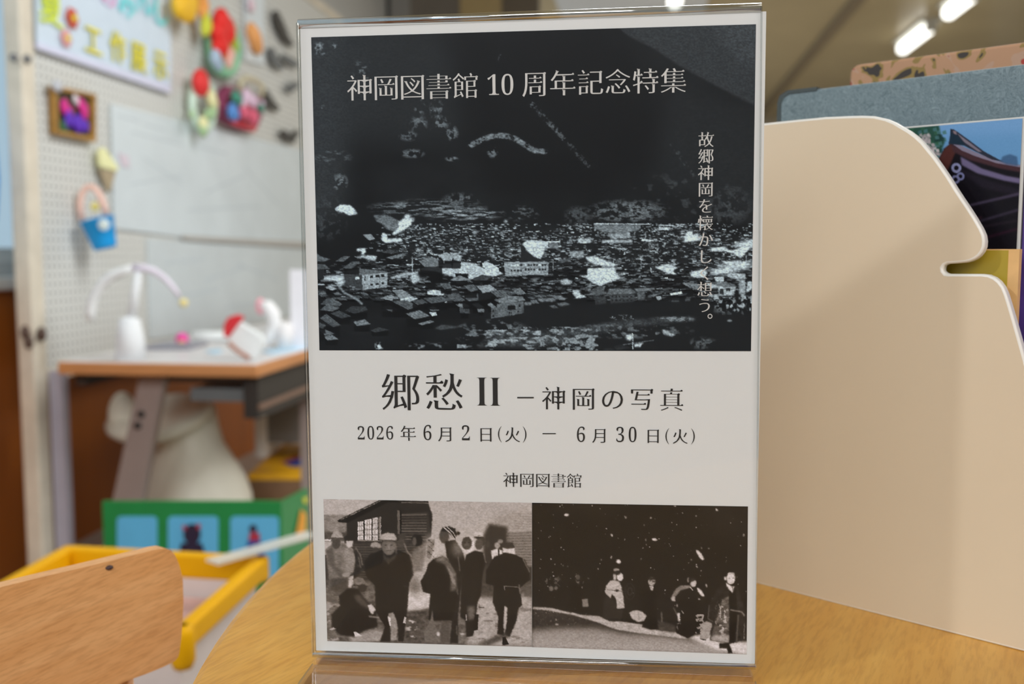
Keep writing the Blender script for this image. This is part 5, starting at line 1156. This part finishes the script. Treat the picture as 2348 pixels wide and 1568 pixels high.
# men on the left
Q([(110, 550), (180, 490), (280, 480), (380, 540), (405, 650), (380, 770), (345, 800), (340, 940), (250, 1000), (150, 900), (130, 700)], 112, 1, 1, 24)
Q([(115, 560), (180, 520), (200, 700), (310, 790), (260, 830), (150, 700)], 78, .8, 3); Q([(280, 560), (330, 520), (400, 620), (380, 760), (320, 790), (300, 680)], 142, .8, 3, 20); Q([(150, 830), (330, 820), (330, 940), (240, 980), (160, 940)], 62, .85, 3)
P.ell(215, 490, 42, 55, 70, 1, 1); Q([(165, 430), (185, 380), (225, 364), (270, 390), (284, 436), (200, 446)], 150, 1, 1, 14); P.line([(170, 438), (284, 440)], 10, 70)
Q([(160, 1000), (250, 940), (230, 1060), (160, 1080)], 84, .8, 3)
Q([(290, 430), (320, 405), (370, 405), (390, 450), (380, 500), (300, 490)], 40, 1, 1); Q([(315, 465), (385, 465), (372, 520), (330, 535), (312, 500)], 190, 1, 1)
Q([(380, 520), (440, 560), (485, 640), (490, 740), (440, 790), (400, 900), (370, 820), (410, 700), (395, 600)], 48, 1, 1, 22); P.line([(400, 530), (450, 600), (470, 700)], 10, 130, .8, 1); P.line([(430, 620), (455, 730)], 7, 140, .7, 1)
Q([(340, 820), (380, 800), (385, 860), (350, 950), (332, 930)], 190, .9, 1)
P.ell(310, 795, 40, 22, 140, 1, 1)
# crouching man
Q([(380, 840), (420, 815), (480, 830), (510, 890), (470, 905), (390, 880)], 110, 1, 1.5, 20); P.line([(380, 895), (520, 912)], 10, 45); P.ell(470, 925, 44, 40, 52, 1, 1)
Q([(240, 1000), (330, 920), (430, 930), (470, 1000), (540, 1080), (600, 1100), (620, 1300), (480, 1340), (390, 1400), (250, 1380), (170, 1300), (170, 1180), (250, 1100)], 34, 1, 2)
Q([(385, 1000), (440, 985), (540, 1100), (520, 1130), (420, 1060)], 78, .8, 3); Q([(520, 1090), (560, 1080), (600, 1130), (570, 1180), (540, 1150)], 190, 1, 1); P.line([(530, 1200), (640, 1210)], 16, 140, .8, 1)
Q([(385, 1350), (410, 1350), (470, 1390), (400, 1395)], 200); Q([(150, 1330), (190, 1305), (215, 1320), (170, 1335)], 170)
# small cap man between
Q([(545, 520), (560, 485), (600, 475), (645, 495), (655, 530), (600, 545)], 145, 1, 1); P.ell(600, 560, 34, 34, 60, 1, 1); Q([(490, 660), (550, 590), (620, 580), (600, 800), (490, 760)], 34, 1, 1)
# man with cap facing us
Q([(560, 600), (680, 540), (820, 555), (920, 600), (960, 700), (965, 800), (925, 870), (910, 1100), (890, 1250), (870, 1445), (820, 1445), (815, 1290), (760, 1190), (740, 1250), (745, 1445), (640, 1445), (690, 1300), (600, 1150), (590, 900), (500, 800), (510, 680)], 32, 1, 1)
Q([(725, 1170), (770, 1160), (800, 1230), (812, 1300), (800, 1430), (745, 1430), (750, 1320), (715, 1215)], 140, 1, 1.5, 20); Q([(715, 1200), (735, 1290), (745, 1290), (745, 1210)], 205)
Q([(880, 1200), (895, 1210), (890, 1270), (865, 1260)], 190)
P.ell(725, 520, 66, 84, 96, 1, 1); P.ell(735, 535, 42, 56, 122, .8, 4); Q([(640, 460), (655, 405), (715, 385), (780, 395), (805, 440), (800, 468), (700, 458)], 165, 1, 1, 12); P.line([(640, 460), (800, 466)], 9, 40, .9, 1)
for x in (700, 752): P.ell(x, 508, 13, 6, 40, .8, 1)
P.ell(728, 530, 8, 14, 148, .7, 1); P.line([(700, 562), (752, 560)], 6, 45, .8, 1); P.line([(792, 480), (800, 590)], 10, 175, .6, 2)
Q([(670, 560), (690, 610), (725, 640), (790, 600), (812, 560), (790, 640), (720, 690), (675, 640)], 62, .9, 2); P.line([(720, 620), (722, 700)], 4, 70); P.line([(930, 610), (962, 720), (960, 820)], 9, 90, .7, 2); P.line([(870, 900), (925, 920), (905, 1040)], 6, 80, .6, 1)
# two men behind
Q([(805, 430), (830, 402), (885, 405), (905, 450), (850, 460)], 62, 1, 1); P.ell(845, 485, 38, 42, 70, 1, 1); P.line([(880, 490), (900, 560), (950, 620)], 14, 130, .8, 1)
Q([(940, 440), (980, 400), (1040, 405), (1055, 460), (1040, 510), (990, 520), (960, 480)], 34, 1, 1); P.ell(975, 470, 20, 40, 84, 1, 1)
Q([(960, 560), (1050, 510), (1090, 560), (1060, 700), (1050, 760), (960, 770)], 112, .9, 3, 22)
# woman in headscarf, back view
Q([(1100, 450), (1130, 432), (1200, 445), (1260, 520), (1275, 590), (1170, 625), (1100, 640), (1092, 540)], 178, 1, 1, 8); Q([(1098, 450), (1175, 445), (1160, 560), (1130, 648), (1095, 630)], 120, .9, 1, 55)
for i in range(9): P.line([(1108 + (i % 3) * 22, 452 + i * 20), (1126 + (i % 3) * 20, 466 + i * 20)], 5, 45, .9)
Q([(1160, 640), (1250, 610), (1330, 660), (1380, 760), (1400, 880), (1385, 960), (1400, 1000), (1350, 1240), (1150, 1240), (1110, 1230), (1130, 980), (1060, 965), (1035, 860), (1090, 760), (1110, 690)], 30, 1, 1)
Q([(1170, 645), (1260, 600), (1340, 690), (1390, 800), (1385, 940), (1330, 960), (1330, 820), (1270, 690), (1190, 665)], 120, .75, 3, 34); 
for i in range(4): P.line([(1300 + i * 14, 720 + i * 18), (1340 + i * 12, 860 + i * 16)], 6, 175, .6, 1)
Q([(1150, 1130), (1130, 1240), (1065, 1350), (1080, 1450), (1190, 1460), (1200, 1380), (1230, 1460), (1310, 1465), (1320, 1250), (1240, 1250), (1200, 1350), (1160, 1230)], 100, 1, 1, 12); Q([(1240, 1240), (1320, 1240), (1315, 1460), (1232, 1460), (1220, 1360)], 62, .6, 2); P.ell(1208, 1370, 16, 22, 190, 1, 1)
# man with striped bobble cap
P.ell(1265, 420, 48, 70, 70, 1, 1); Q([(1232, 372), (1250, 335), (1310, 322), (1370, 345), (1392, 400), (1370, 455), (1300, 380)], 38, 1, .6); P.line([(1262, 334), (1330, 395), (1368, 452)], 8, 195); P.line([(1290, 326), (1352, 385), (1385, 440)], 7, 195); P.ell(1402, 392, 16, 18, 36, 1, 1)
Q([(1270, 470), (1370, 455), (1440, 560), (1470, 660), (1440, 800), (1420, 1000), (1400, 1200), (1400, 1460), (1320, 1460), (1340, 1230), (1400, 980), (1385, 780), (1290, 620)], 36, 1, 1, 8); P.ell(1400, 540, 46, 70, 178, .75, 10); P.line([(1400, 620), (1418, 760)], 8, 130, .7, 1)
# child in white hood
P.ell(1498, 500, 66, 84, 205, 1, 2.5); P.ell(1484, 488, 50, 64, 62, 1, 1.2); P.ell(1486, 505, 26, 30, 92, .8, 3)
for x in (1466, 1502): P.ell(x, 482, 9, 5, 28, .9, .6)
P.line([(1470, 520), (1502, 518)], 5, 34, .9, .5)
Q([(1550, 430), (1600, 412), (1655, 430), (1672, 480), (1640, 520), (1600, 460)], 56, 1, 1, 22); P.ell(1604, 500, 40, 52, 76, 1, 1); P.line([(1560, 418), (1630, 424)], 7, 180, .8)
Q([(1480, 600), (1560, 560), (1640, 575), (1672, 660), (1640, 780), (1620, 1000), (1590, 1060), (1570, 1240), (1545, 1390), (1480, 1400), (1470, 1240), (1420, 1200), (1430, 900), (1450, 720)], 34, 1, 1); P.line([(1650, 590), (1668, 680)], 8, 150, .7, 1)
Q([(1490, 1100), (1560, 1100), (1560, 1220), (1500, 1240)], 110, .8, 3, 16); Q([(1560, 1180), (1600, 1180), (1590, 1330), (1550, 1340)], 30); P.line([(1478, 1180), (1480, 1240)], 8, 200, .8); P.ell(1440, 1370, 20, 12, 200, .8, 1); P.line([(1385, 1290), (1390, 1380)], 8, 140, .6, 1)
P.line([(1600, 1110), (1650, 1114)], 8, 60)
# little figures in the doorway
P.ell(1780, 510, 28, 30, 150, 1, 1); Q([(1720, 560), (1780, 540), (1830, 560), (1830, 620), (1730, 645)], 205, 1, 1); Q([(1785, 545), (1800, 545), (1805, 610), (1790, 610)], 40); P.ell(1810, 470, 26, 20, 130, 1, 1, 0, 40); P.ell(1690, 500, 22, 40, 66, .8, 3)
# man seen from behind on the right
Q([(1830, 510), (1870, 478), (1930, 480), (1952, 530), (1940, 560), (1850, 550)], 54, 1, 1, 14); Q([(1832, 530), (1880, 545), (1950, 535), (1955, 605), (1900, 585), (1835, 580)], 198, 1, 1)
Q([(1750, 620), (1860, 580), (1960, 600), (2050, 650), (2095, 760), (2100, 840), (2040, 890), (2000, 930), (2022, 1090), (1990, 1120), (1960, 1260), (1930, 1330), (1900, 1400), (1850, 1380), (1870, 1260), (1865, 1110), (1850, 1100), (1840, 1260), (1850, 1390), (1780, 1370), (1790, 1200), (1735, 1060), (1745, 900), (1670, 880), (1670, 760)], 32, 1, 1)
P.line([(2030, 640), (2094, 770)], 8, 150, .8, 1); P.line([(1845, 905), (1990, 915)], 7, 120, .8); P.line([(1850, 905), (1850, 945)], 7, 120); P.line([(1995, 890), (2000, 980)], 10, 150, .8, 1)
Q([(1850, 1100), (1880, 1110), (1870, 1250), (1862, 1330), (1850, 1250)], 175, 1, 1); Q([(1590, 1470), (1760, 1390), (1870, 1370), (1890, 1400), (1700, 1480)], 62, .9, 3, 20); Q([(1830, 1400), (1860, 1400), (1895, 1470), (1830, 1480)], 28)
P.rough(.65, 2.5, .07, gcell=2.2); P.a += (rng.random(P.a.shape) - .5) * 6
q1_ = [(741.5, 1144), (1219.3, 1152.5), (1219.5, 1483), (750.5, 1469.5)]
ink_grid('village_photograph', q1_, P, 1.1, tint_warm, plane_np(TL + nP * .00012, nP), m_ink1, ps, 1.22)

# ---- lower right photograph: night procession in snow
P = Paint(1212, 1145, 1722, 1506, 29, 1.2); P.tf(1200, 1130, 3.58); Q = P.poly
Q([(1300, 100), (1850, 100), (1850, 400)], 44, .7, 30); Q([(400, 60), (1000, 80), (700, 160), (200, 140)], 42, .5, 16)
Q([(75, 930), (200, 940), (470, 1000), (700, 1050), (1000, 1100), (1300, 1170), (1850, 1230), (1850, 1330), (75, 1280)], 52, .9, 3, 12)
Q([(60, 1130), (300, 1110), (600, 1110), (820, 1155), (1100, 1170), (1350, 1200), (1500, 1210), (1860, 1240), (1860, 1340), (60, 1280)], 148, .95, 7, 6)
Q([(75, 1200), (900, 1230), (1850, 1300), (1850, 1340), (75, 1280)], 165, .6, 8)
Q([(78, 935), (240, 945), (330, 970), (420, 985), (470, 1000), (620, 1010), (700, 1050), (760, 1050), (980, 1080), (1050, 1120), (1250, 1140), (1350, 1200), (1200, 1180), (940, 1150), (760, 1120), (600, 1060), (400, 1000), (200, 965), (78, 952)], 172, .95, 1.6, 36)
Q([(1100, 1040), (1250, 1090), (1250, 1150), (1110, 1130)], 70, .8, 3, 20); Q([(1360, 1190), (1420, 1165), (1560, 1160), (1700, 1230), (1845, 1220), (1845, 1325), (1600, 1290)], 205, .95, 2.5, 10)
for i in range(180):
    x, y = random.uniform(80, 1840), random.uniform(95, 1080); r_ = random.choice((1.6, 1.8, 2, 2.4, 3, 4, 5))
    P.ell(x, y, r_, r_ * random.uniform(.9, 1.5), random.choice((120, 160, 190)), .9, 0)
for x, y, rx, ry, ro_, v in ((355, 180, 20, 11, 0, 200), (840, 202, 9, 9, 0, 130), (1048, 205, 7, 7, 0, 170), (725, 348, 8, 13, -.5, 190), (1078, 383, 22, 11, .2, 200), (1005, 386, 4, 10, 0, 170), (782, 563, 20, 17, .4, 205), (722, 527, 5, 12, 0, 190), (1450, 510, 16, 52, -.62, 200), (1588, 138, 14, 8, .7, 190), (1522, 455, 7, 4, 0, 170), (1424, 606, 5, 12, -.5, 180), (1380, 548, 8, 5, .5, 150), (1503, 760, 6, 16, -.4, 180), (1455, 815, 14, 46, -.68, 205), (1808, 345, 5, 12, -.2, 170), (1462, 452, 4, 10, -.3, 160), (1245, 106, 8, 5, .3, 190), (640, 548, 6, 5, 0, 160), (967, 541, 4, 7, 0, 150), (1443, 872, 10, 6, .5, 200), (992, 263, 4, 7, 0, 160), (276, 1078, 14, 8, 0, 150), (270, 1040, 6, 8, 0, 150), (226, 1050, 6, 5, 0, 140), (535, 702, 6, 6, 0, 110), (328, 597, 6, 5, 0, 150), (365, 602, 4, 5, 0, 140)):
    P.ell(x, y, rx, ry, v, 1, .4, ro_)
for i in range(90):
    x, y = random.uniform(80, 700), random.uniform(960, 1100); P.ell(x, y, random.uniform(1.5, 4), 2, 110, .7)
# far left cluster
P.wisps(140, 640, 310, 810, 90, .6, 9); P.ell(230, 785, 18, 20, 120, .8, 1.5); P.ell(268, 780, 14, 15, 120, .8, 1.5); P.line([(250, 715), (300, 768)], 3, 90, .8)
# man 1
P.ell(448, 692, 20, 22, 78, .9, 1.5); P.line([(425, 690), (440, 675)], 5, 120, .8); Q([(425, 710), (445, 730), (462, 725), (455, 762)], 150, .8, .6); Q([(380, 740), (470, 740), (480, 985), (380, 970)], 24, .8, 2)
Q([(482, 872), (530, 868), (536, 935), (486, 935)], 125, .95, .8, 10)
# lady in white shawl
P.ell(772, 672, 34, 42, 40, 1, 1); P.ell(793, 690, 26, 34, 205, 1, .8); P.ell(750, 690, 14, 26, 190, .9, 1); P.ell(765, 632, 26, 13, 180, .8, 1); P.ell(774, 655, 26, 18, 38, .9, 1)
Q([(680, 760), (715, 720), (750, 715), (790, 730), (805, 770), (822, 860), (832, 945), (770, 952), (762, 870), (730, 830), (715, 868), (670, 820)], 172, 1, .8, 22); P.line([(690, 795), (830, 808)], 4, 60, .8); P.ell(768, 802, 16, 10, 34, 1, .6)
Q([(660, 870), (690, 840), (720, 870), (760, 900), (765, 950), (820, 960), (800, 1050), (740, 1056), (700, 1045), (655, 1020)], 40, 1, 1, 6)
for i in range(5): P.line([(768 + i * 13, 930), (766 + i * 13, 950)], 3, 190)
# umbrella wheel
for r_, wd_, v in ((66, 5, 58), (30, 8, 64)):
    pts_ = [(875 + .58 * r_ * math.cos(t), 808 + r_ * math.sin(t)) for t in [i * math.pi / 12 for i in range(25)]]; P.line(pts_, wd_, v, .8, .5)
# man with glasses and bow tie
P.ell(1054, 728, 30, 36, 160, 1, .8); Q([(1024, 705), (1040, 690), (1080, 695), (1084, 712), (1035, 718)], 30, .9, .6); P.line([(1036, 722), (1082, 724)], 5, 40, .9); P.line([(1055, 730), (1082, 732)], 6, 46, .8); P.ell(1066, 752, 12, 4, 90, .6, .6)
P.line([(1035, 768), (1068, 772)], 9, 190); Q([(1038, 775), (1068, 775), (1062, 824)], 160)
Q([(970, 800), (1100, 800), (1090, 1010), (1104, 1112), (1040, 1122), (975, 1100), (985, 1010)], 24, .9, 1); Q([(868, 985), (900, 965), (935, 962), (980, 975), (1012, 1010), (990, 1050), (940, 1060), (890, 1030)], 172, 1, .8, 22); P.line([(945, 965), (950, 1050)], 4, 90, .6, .6)
P.line([(1135, 975), (1138, 1060)], 11, 110, .8, .6)
# figure with drapery
P.ell(1395, 738, 26, 34, 190, 1, .8); P.ell(1355, 715, 9, 20, 170, 1, .6); Q([(1352, 700), (1400, 690), (1420, 715), (1380, 730), (1360, 760)], 36, .9, 1)
Q([(1210, 860), (1250, 790), (1290, 760), (1365, 760), (1372, 778), (1290, 800), (1250, 850), (1240, 890)], 120, 1, 1, 26); P.line([(1368, 770), (1390, 800)], 8, 180); Q([(1210, 862), (1240, 850), (1246, 890), (1215, 885)], 180, .9, 1)
Q([(1255, 880), (1420, 860), (1480, 1000), (1450, 1110), (1400, 1160), (1355, 1192), (1255, 1150)], 26, 1, 1); Q([(1262, 985), (1285, 985), (1288, 1050), (1270, 1055)], 190, 1, .8); P.line([(1232, 940), (1262, 1000)], 7, 130, .8, .6); P.line([(1300, 968), (1318, 990)], 7, 160); P.ell(1262, 925, 6, 14, 170, .9, .6)
P.wisps(1255, 1040, 1300, 1150, 130, .52, 8); P.wisps(1415, 995, 1480, 1160, 150, .45, 6, 6, 1, False)
# bag and the tall man at right
Q([(1482, 1060), (1510, 1052), (1556, 1072), (1520, 1195), (1490, 1210), (1446, 1195), (1460, 1130)], 148, 1, .8, 12); P.line([(1448, 1196), (1500, 1208)], 7, 40)
Q([(1590, 790), (1660, 740), (1760, 770), (1800, 900), (1830, 1010), (1830, 1200), (1690, 1240), (1530, 1210), (1550, 1070), (1515, 1040), (1530, 900)], 38, .95, 1.2, 14)
Q([(1630, 880), (1690, 840), (1690, 1100), (1690, 1225), (1540, 1200), (1590, 1000)], 86, .9, 2, 55); Q([(1550, 1170), (1690, 1170), (1685, 1232), (1540, 1212)], 165, .85, 2, 30); P.line([(1525, 920), (1516, 1030), (1560, 1060)], 6, 130, .7, .8); P.wisps(1560, 860, 1700, 1200, 180, .58, 7, 5, .9)
Q([(1690, 780), (1740, 790), (1760, 1000), (1730, 1230), (1692, 1230)], 24, .95, 1); P.line([(1698, 960), (1790, 975), (1818, 1010)], 10, 150, .8, 1); P.line([(1765, 1000), (1750, 1230)], 12, 90, .8, 1.5); P.line([(1815, 1070), (1812, 1200)], 5, 130, .8)
P.ell(1703, 702, 36, 48, 205, 1, .8); P.ell(1658, 702, 10, 16, 190, 1, .6); Q([(1672, 668), (1690, 652), (1730, 655), (1742, 690), (1720, 668)], 178, .9, .8)
for x in (1690, 1722): P.ell(x, 698, 8, 4, 95, .8, .5)
P.line([(1712, 705), (1716, 722)], 4, 140, .7, .4); P.line([(1698, 735), (1722, 734)], 4, 105, .8, .4)
Q([(1662, 735), (1690, 755), (1715, 770), (1735, 765), (1718, 822), (1690, 795), (1665, 760)], 200, 1, .8); P.line([(1718, 775), (1722, 815)], 6, 60)
Q([(1605, 1235), (1690, 1230), (1700, 1260), (1720, 1315), (1680, 1318), (1670, 1275), (1610, 1275)], 26, 1, .6)
P.rough(.7, 2.5, .08, gcell=2.2); P.a += (rng.random(P.a.shape) - .5) * 4
q2_ = [(1219.8, 1152.5), (1715, 1161), (1712, 1500), (1220, 1483.5)]
ink_grid('night_photograph', q2_, P, 1.1, tint_warm, plane_np(TL + nP * .00012, nP), m_ink1, ps, 1.22)

# ---- lettering, one small mesh per character, flat on the sheet
m_white_ink = mat('lettering_white', (.60, .595, .575, 1), .5); m_black_ink = mat('lettering_black', (.014, .013, .012, 1), .5)
_g = {}
def letter(ch, px, py, em_px, ink, latin=False, sxk=1.0, name='character', bold=0):
    key = (ch, latin, bold)
    if key not in _g:
        _g[key] = glyph_mesh(ch, .010, {1: .023, 2: .020, 3: .018, 4: -.012}[latin], False) if latin else glyph_mesh(ch, .0185 - bold, -.0045 - bold)
    pts_, fs = _g[key]
    base = pp3(px, py, .00022); right = pp3(px + 1, py, .00022); k = (right - base).length
    xs = [p[0] for p in pts_]; ys = [p[1] for p in pts_]
    mx_, my_ = (((min(xs) + max(xs)) / 2, (min(ys) + max(ys)) / 2) if latin else (.5, .38))
    S_ = em_px * k
    mm_ = M(); mm_.v = [base + e1 * ((x - mx_) * S_ * sxk) + e2 * ((y - my_) * S_) for x, y in pts_]; mm_.f = [list(f) for f in fs]
    o0 = Vector(ps.location); me = bpy.data.meshes.new(name); me.from_pydata([v - o0 for v in mm_.v], [], mm_.f); me.materials.append(ink)
    o = bpy.data.objects.new(name, me); C.objects.link(o); o.parent = ps; return o
for c_, x, y in (('神', 825, 201.5), ('岡', 885, 200.5), ('図', 945.5, 199.5), ('書', 1006, 198), ('館', 1067.5, 196.5), ('周', 1226.5, 192.5), ('年', 1290, 190.5), ('記', 1354, 189), ('念', 1417, 187.5), ('特', 1480, 186), ('集', 1544, 184.5)):
    letter(c_, x, y, 62.5, m_white_ink)
letter('𝟏', 1131, 194, 66, m_white_ink, 2, .92); letter('𝟎', 1163.5, 193.5, 66, m_white_ink, 1, .92)
for c_, x, y in (('故', 1619, 320), ('郷', 1618.5, 358), ('神', 1618, 396), ('岡', 1618, 434), ('を', 1618, 472), ('懐', 1617.5, 511), ('か', 1617.5, 549), ('し', 1617, 588), ('く', 1616.5, 626), ('想', 1616, 663), ('う', 1616, 700)):
    letter(c_, x, y, 37.5, m_white_ink, bold=.003)
# ideographic full stop at its own corner of the square
k = M(); r0, r1_ = 5.6, 3.6
for i in range(24):
    a, b2 = 2 * math.pi * i / 24, 2 * math.pi * (i + 1) / 24
    k.add([pp3(1628 + r0 * math.cos(a), 725 + r0 * math.sin(a), .00022), pp3(1628 + r0 * math.cos(b2), 725 + r0 * math.sin(b2), .00022), pp3(1628 + r1_ * math.cos(b2), 725 + r1_ * math.sin(b2), .00022), pp3(1628 + r1_ * math.cos(a), 725 + r1_ * math.sin(a), .00022)], [[0, 1, 2, 3]])
k.build('full_stop', m_white_ink, ps)
letter('郷', 918, 898.5, 94, m_black_ink); letter('愁', 1019, 899, 94, m_black_ink)
letter('𝐈', 1105, 897.5, 97, m_black_ink, 4, .62); letter('𝐈', 1135.5, 898, 97, m_black_ink, 4, .62)
def dash(x0, x1, y, t, ink=m_black_ink): M().add([pp3(x0, y - t / 2, .00022), pp3(x1, y - t / 2, .00022), pp3(x1, y + t / 2, .00022), pp3(x0, y + t / 2, .00022)], [[0, 1, 2, 3]]).build('dash', ink, ps)
dash(1186, 1224, 911.5, 3.0); dash(1244, 1274.5, 994, 2.2)
for c_, x, y in (('神', 1270, 913), ('岡', 1337.5, 914), ('の', 1404.5, 914.5), ('写', 1471.5, 915), ('真', 1540, 916)): letter(c_, x, y, 58, m_black_ink)
for c_, x, y, e_, w_ in (('𝟐', 828, 992, 43, .84), ('𝟎', 850, 992, 43, .80), ('𝟐', 871.5, 992, 43, .84), ('𝟔', 893.5, 992, 43, .84), ('𝟔', 980, 991.5, 49, .84), ('𝟐', 1068, 992, 49, .84), ('𝟔', 1332, 995.5, 50, .84), ('𝟑', 1422, 996, 50, .80), ('𝟎', 1450.5, 996, 50, .80)):
    letter(c_, x, y, e_, m_black_ink, 1, w_)
for c_, x, y in (('年', 935.5, 993.5), ('月', 1022, 995), ('日', 1114, 996), ('火', 1175, 996.5), ('月', 1375.5, 998.5), ('日', 1497.5, 999.5), ('火', 1559.5, 1000.5)): letter(c_, x, y, 38, m_black_ink)
for c_, x, y in (('(', 1146, 995.5), (')', 1203, 996), ('(', 1530, 1000), (')', 1589, 1000.5)): letter(c_, x, y, 41, m_black_ink, 3, 1.0)
for c_, x, y in (('神', 1171, 1100), ('岡', 1208, 1100.5), ('図', 1244.5, 1101), ('書', 1280.5, 1101.5), ('館', 1317, 1102)): letter(c_, x, y, 36.5, m_black_ink)

# ------------------------------------------------------------------ clear acrylic sign holder
def acrylic(name, fac_mul=1.0, tintc=(1, 1, 1, 1), rough=.01, base=0.0):
    m = bpy.data.materials.new(name); m.use_nodes = True; nt = m.node_tree; nt.nodes.clear(); L = nt.links.new
    t = nt.nodes.new('ShaderNodeBsdfTransparent'); t.inputs[0].default_value = tintc
    g = nt.nodes.new('ShaderNodeBsdfGlossy'); g.inputs['Roughness'].default_value = rough
    fr_n = nt.nodes.new('ShaderNodeFresnel'); fr_n.inputs[0].default_value = 1.46
    mu = nt.nodes.new('ShaderNodeMath'); mu.operation = 'MULTIPLY_ADD'; mu.inputs[1].default_value = fac_mul; mu.inputs[2].default_value = base; mu.use_clamp = True
    mx = nt.nodes.new('ShaderNodeMixShader'); o = nt.nodes.new('ShaderNodeOutputMaterial')
    ge = nt.nodes.new('ShaderNodeNewGeometry'); iv = nt.nodes.new('ShaderNodeMath'); iv.operation = 'SUBTRACT'; iv.inputs[0].default_value = 1; L(ge.outputs['Backfacing'], iv.inputs[1])
    m2 = nt.nodes.new('ShaderNodeMath'); m2.operation = 'MULTIPLY'; L(fr_n.outputs[0], mu.inputs[0]); L(mu.outputs[0], m2.inputs[0]); L(iv.outputs[0], m2.inputs[1]); L(m2.outputs[0], mx.inputs[0]); L(t.outputs[0], mx.inputs[1]); L(g.outputs[0], mx.inputs[2]); L(mx.outputs[0], o.inputs[0]); return m
m_acr = acrylic('clear_acrylic', .9); m_foot = acrylic('clear_acrylic_foot', 1.2, (.97, .94, .93, 1), .05, .07); m_acre = acrylic('acrylic_edge', 1.2, (.90, .92, .92, 1), .06, .22)
m_bead = acrylic('acrylic_bead', 1.6, (.93, .96, .97, 1), .08, .42)
h1 = Vector((.9955, -.0942, .0125)).normalized(); h2 = Vector((-.0125, 0, 1)).normalized()
HBL = pp3(716, 1503, .0025); HBR = pp3(1733, 1531, .0025); HTL = pp3(680, 52, .0025); HTR = pp3(1747, 14, .0025)
hc = (HBL + HBR) / 2
sh = thing('sign_holder', 'clear acrylic upright sign holder with folded top edge, enclosing the poster', 'holder', (hc.x, hc.y, ZT_))
tk = .0016
def sheet(a, b2, c, d_, off, m, name): return M().prism([p + nP * off for p in (a, b2, c, d_)], -nP * tk)
sheet(HBL, HBR, HTR, HTL, 0, None, '').build('front_pane', m_acr, sh)
sheet(HBL, HBR, HTR, HTL, -.0044, None, '').build('back_pane', m_acr, sh)
M().tube([HTL - nP * .0030, HTR - nP * .0030], .0022, 16).build('top_fold', m_bead, sh, smooth=True)
wv = h1 * .0005
M().prism([HBL - h1 * .0003, HBL + h1 * .0004, HTL + h1 * .0004, HTL - h1 * .0003], -nP * tk).build('side_edge', m_acre, sh)
M().prism([p - nP * .0044 for p in (HBL - h1 * .0003, HBL + h1 * .0004, HTL + h1 * .0004, HTL - h1 * .0003)], -nP * tk).build('side_edge', m_acre, sh)
M().prism([HBR - h1 * .0004, HBR + h1 * .0003, HTR + h1 * .0003, HTR - h1 * .0004], -nP * tk).build('side_edge', m_acre, sh)
M().tube([HBL - nP * .001, HBR - nP * .001], .0011, 10).build('bottom_bend', m_bead, sh, smooth=True)
bl0 = Vector((HBL.x, HBL.y, ZT_)); br0 = Vector((HBR.x, HBR.y, ZT_)); fw_ = nP
base_t = .003
for s_, nm in ((.075, 'base_foot'), (-.055, 'base_foot')):
    a_ = bl0 + nP * (.0 if s_ > 0 else -.006); b2 = br0 + nP * (.0 if s_ > 0 else -.006)
    M().prism([a_, b2, b2 + nP * s_, a_ + nP * s_], (0, 0, base_t)).build(nm, m_foot, sh, bevel=.0004)
M().tube([bl0 + Vector((0, 0, base_t)), bl0 + nP * .075 + Vector((0, 0, base_t))], .0004, 6).build('foot_edge', m_acre, sh)
M().tube([br0 + Vector((0, 0, base_t)), br0 + nP * .075 + Vector((0, 0, base_t))], .0004, 6).build('foot_edge', m_acre, sh)
M().prism([bl0, br0, HBR, HBL], -nP * .006).build('fold_strip', m_acr, sh)
ps['_'] = 0; del ps['_']
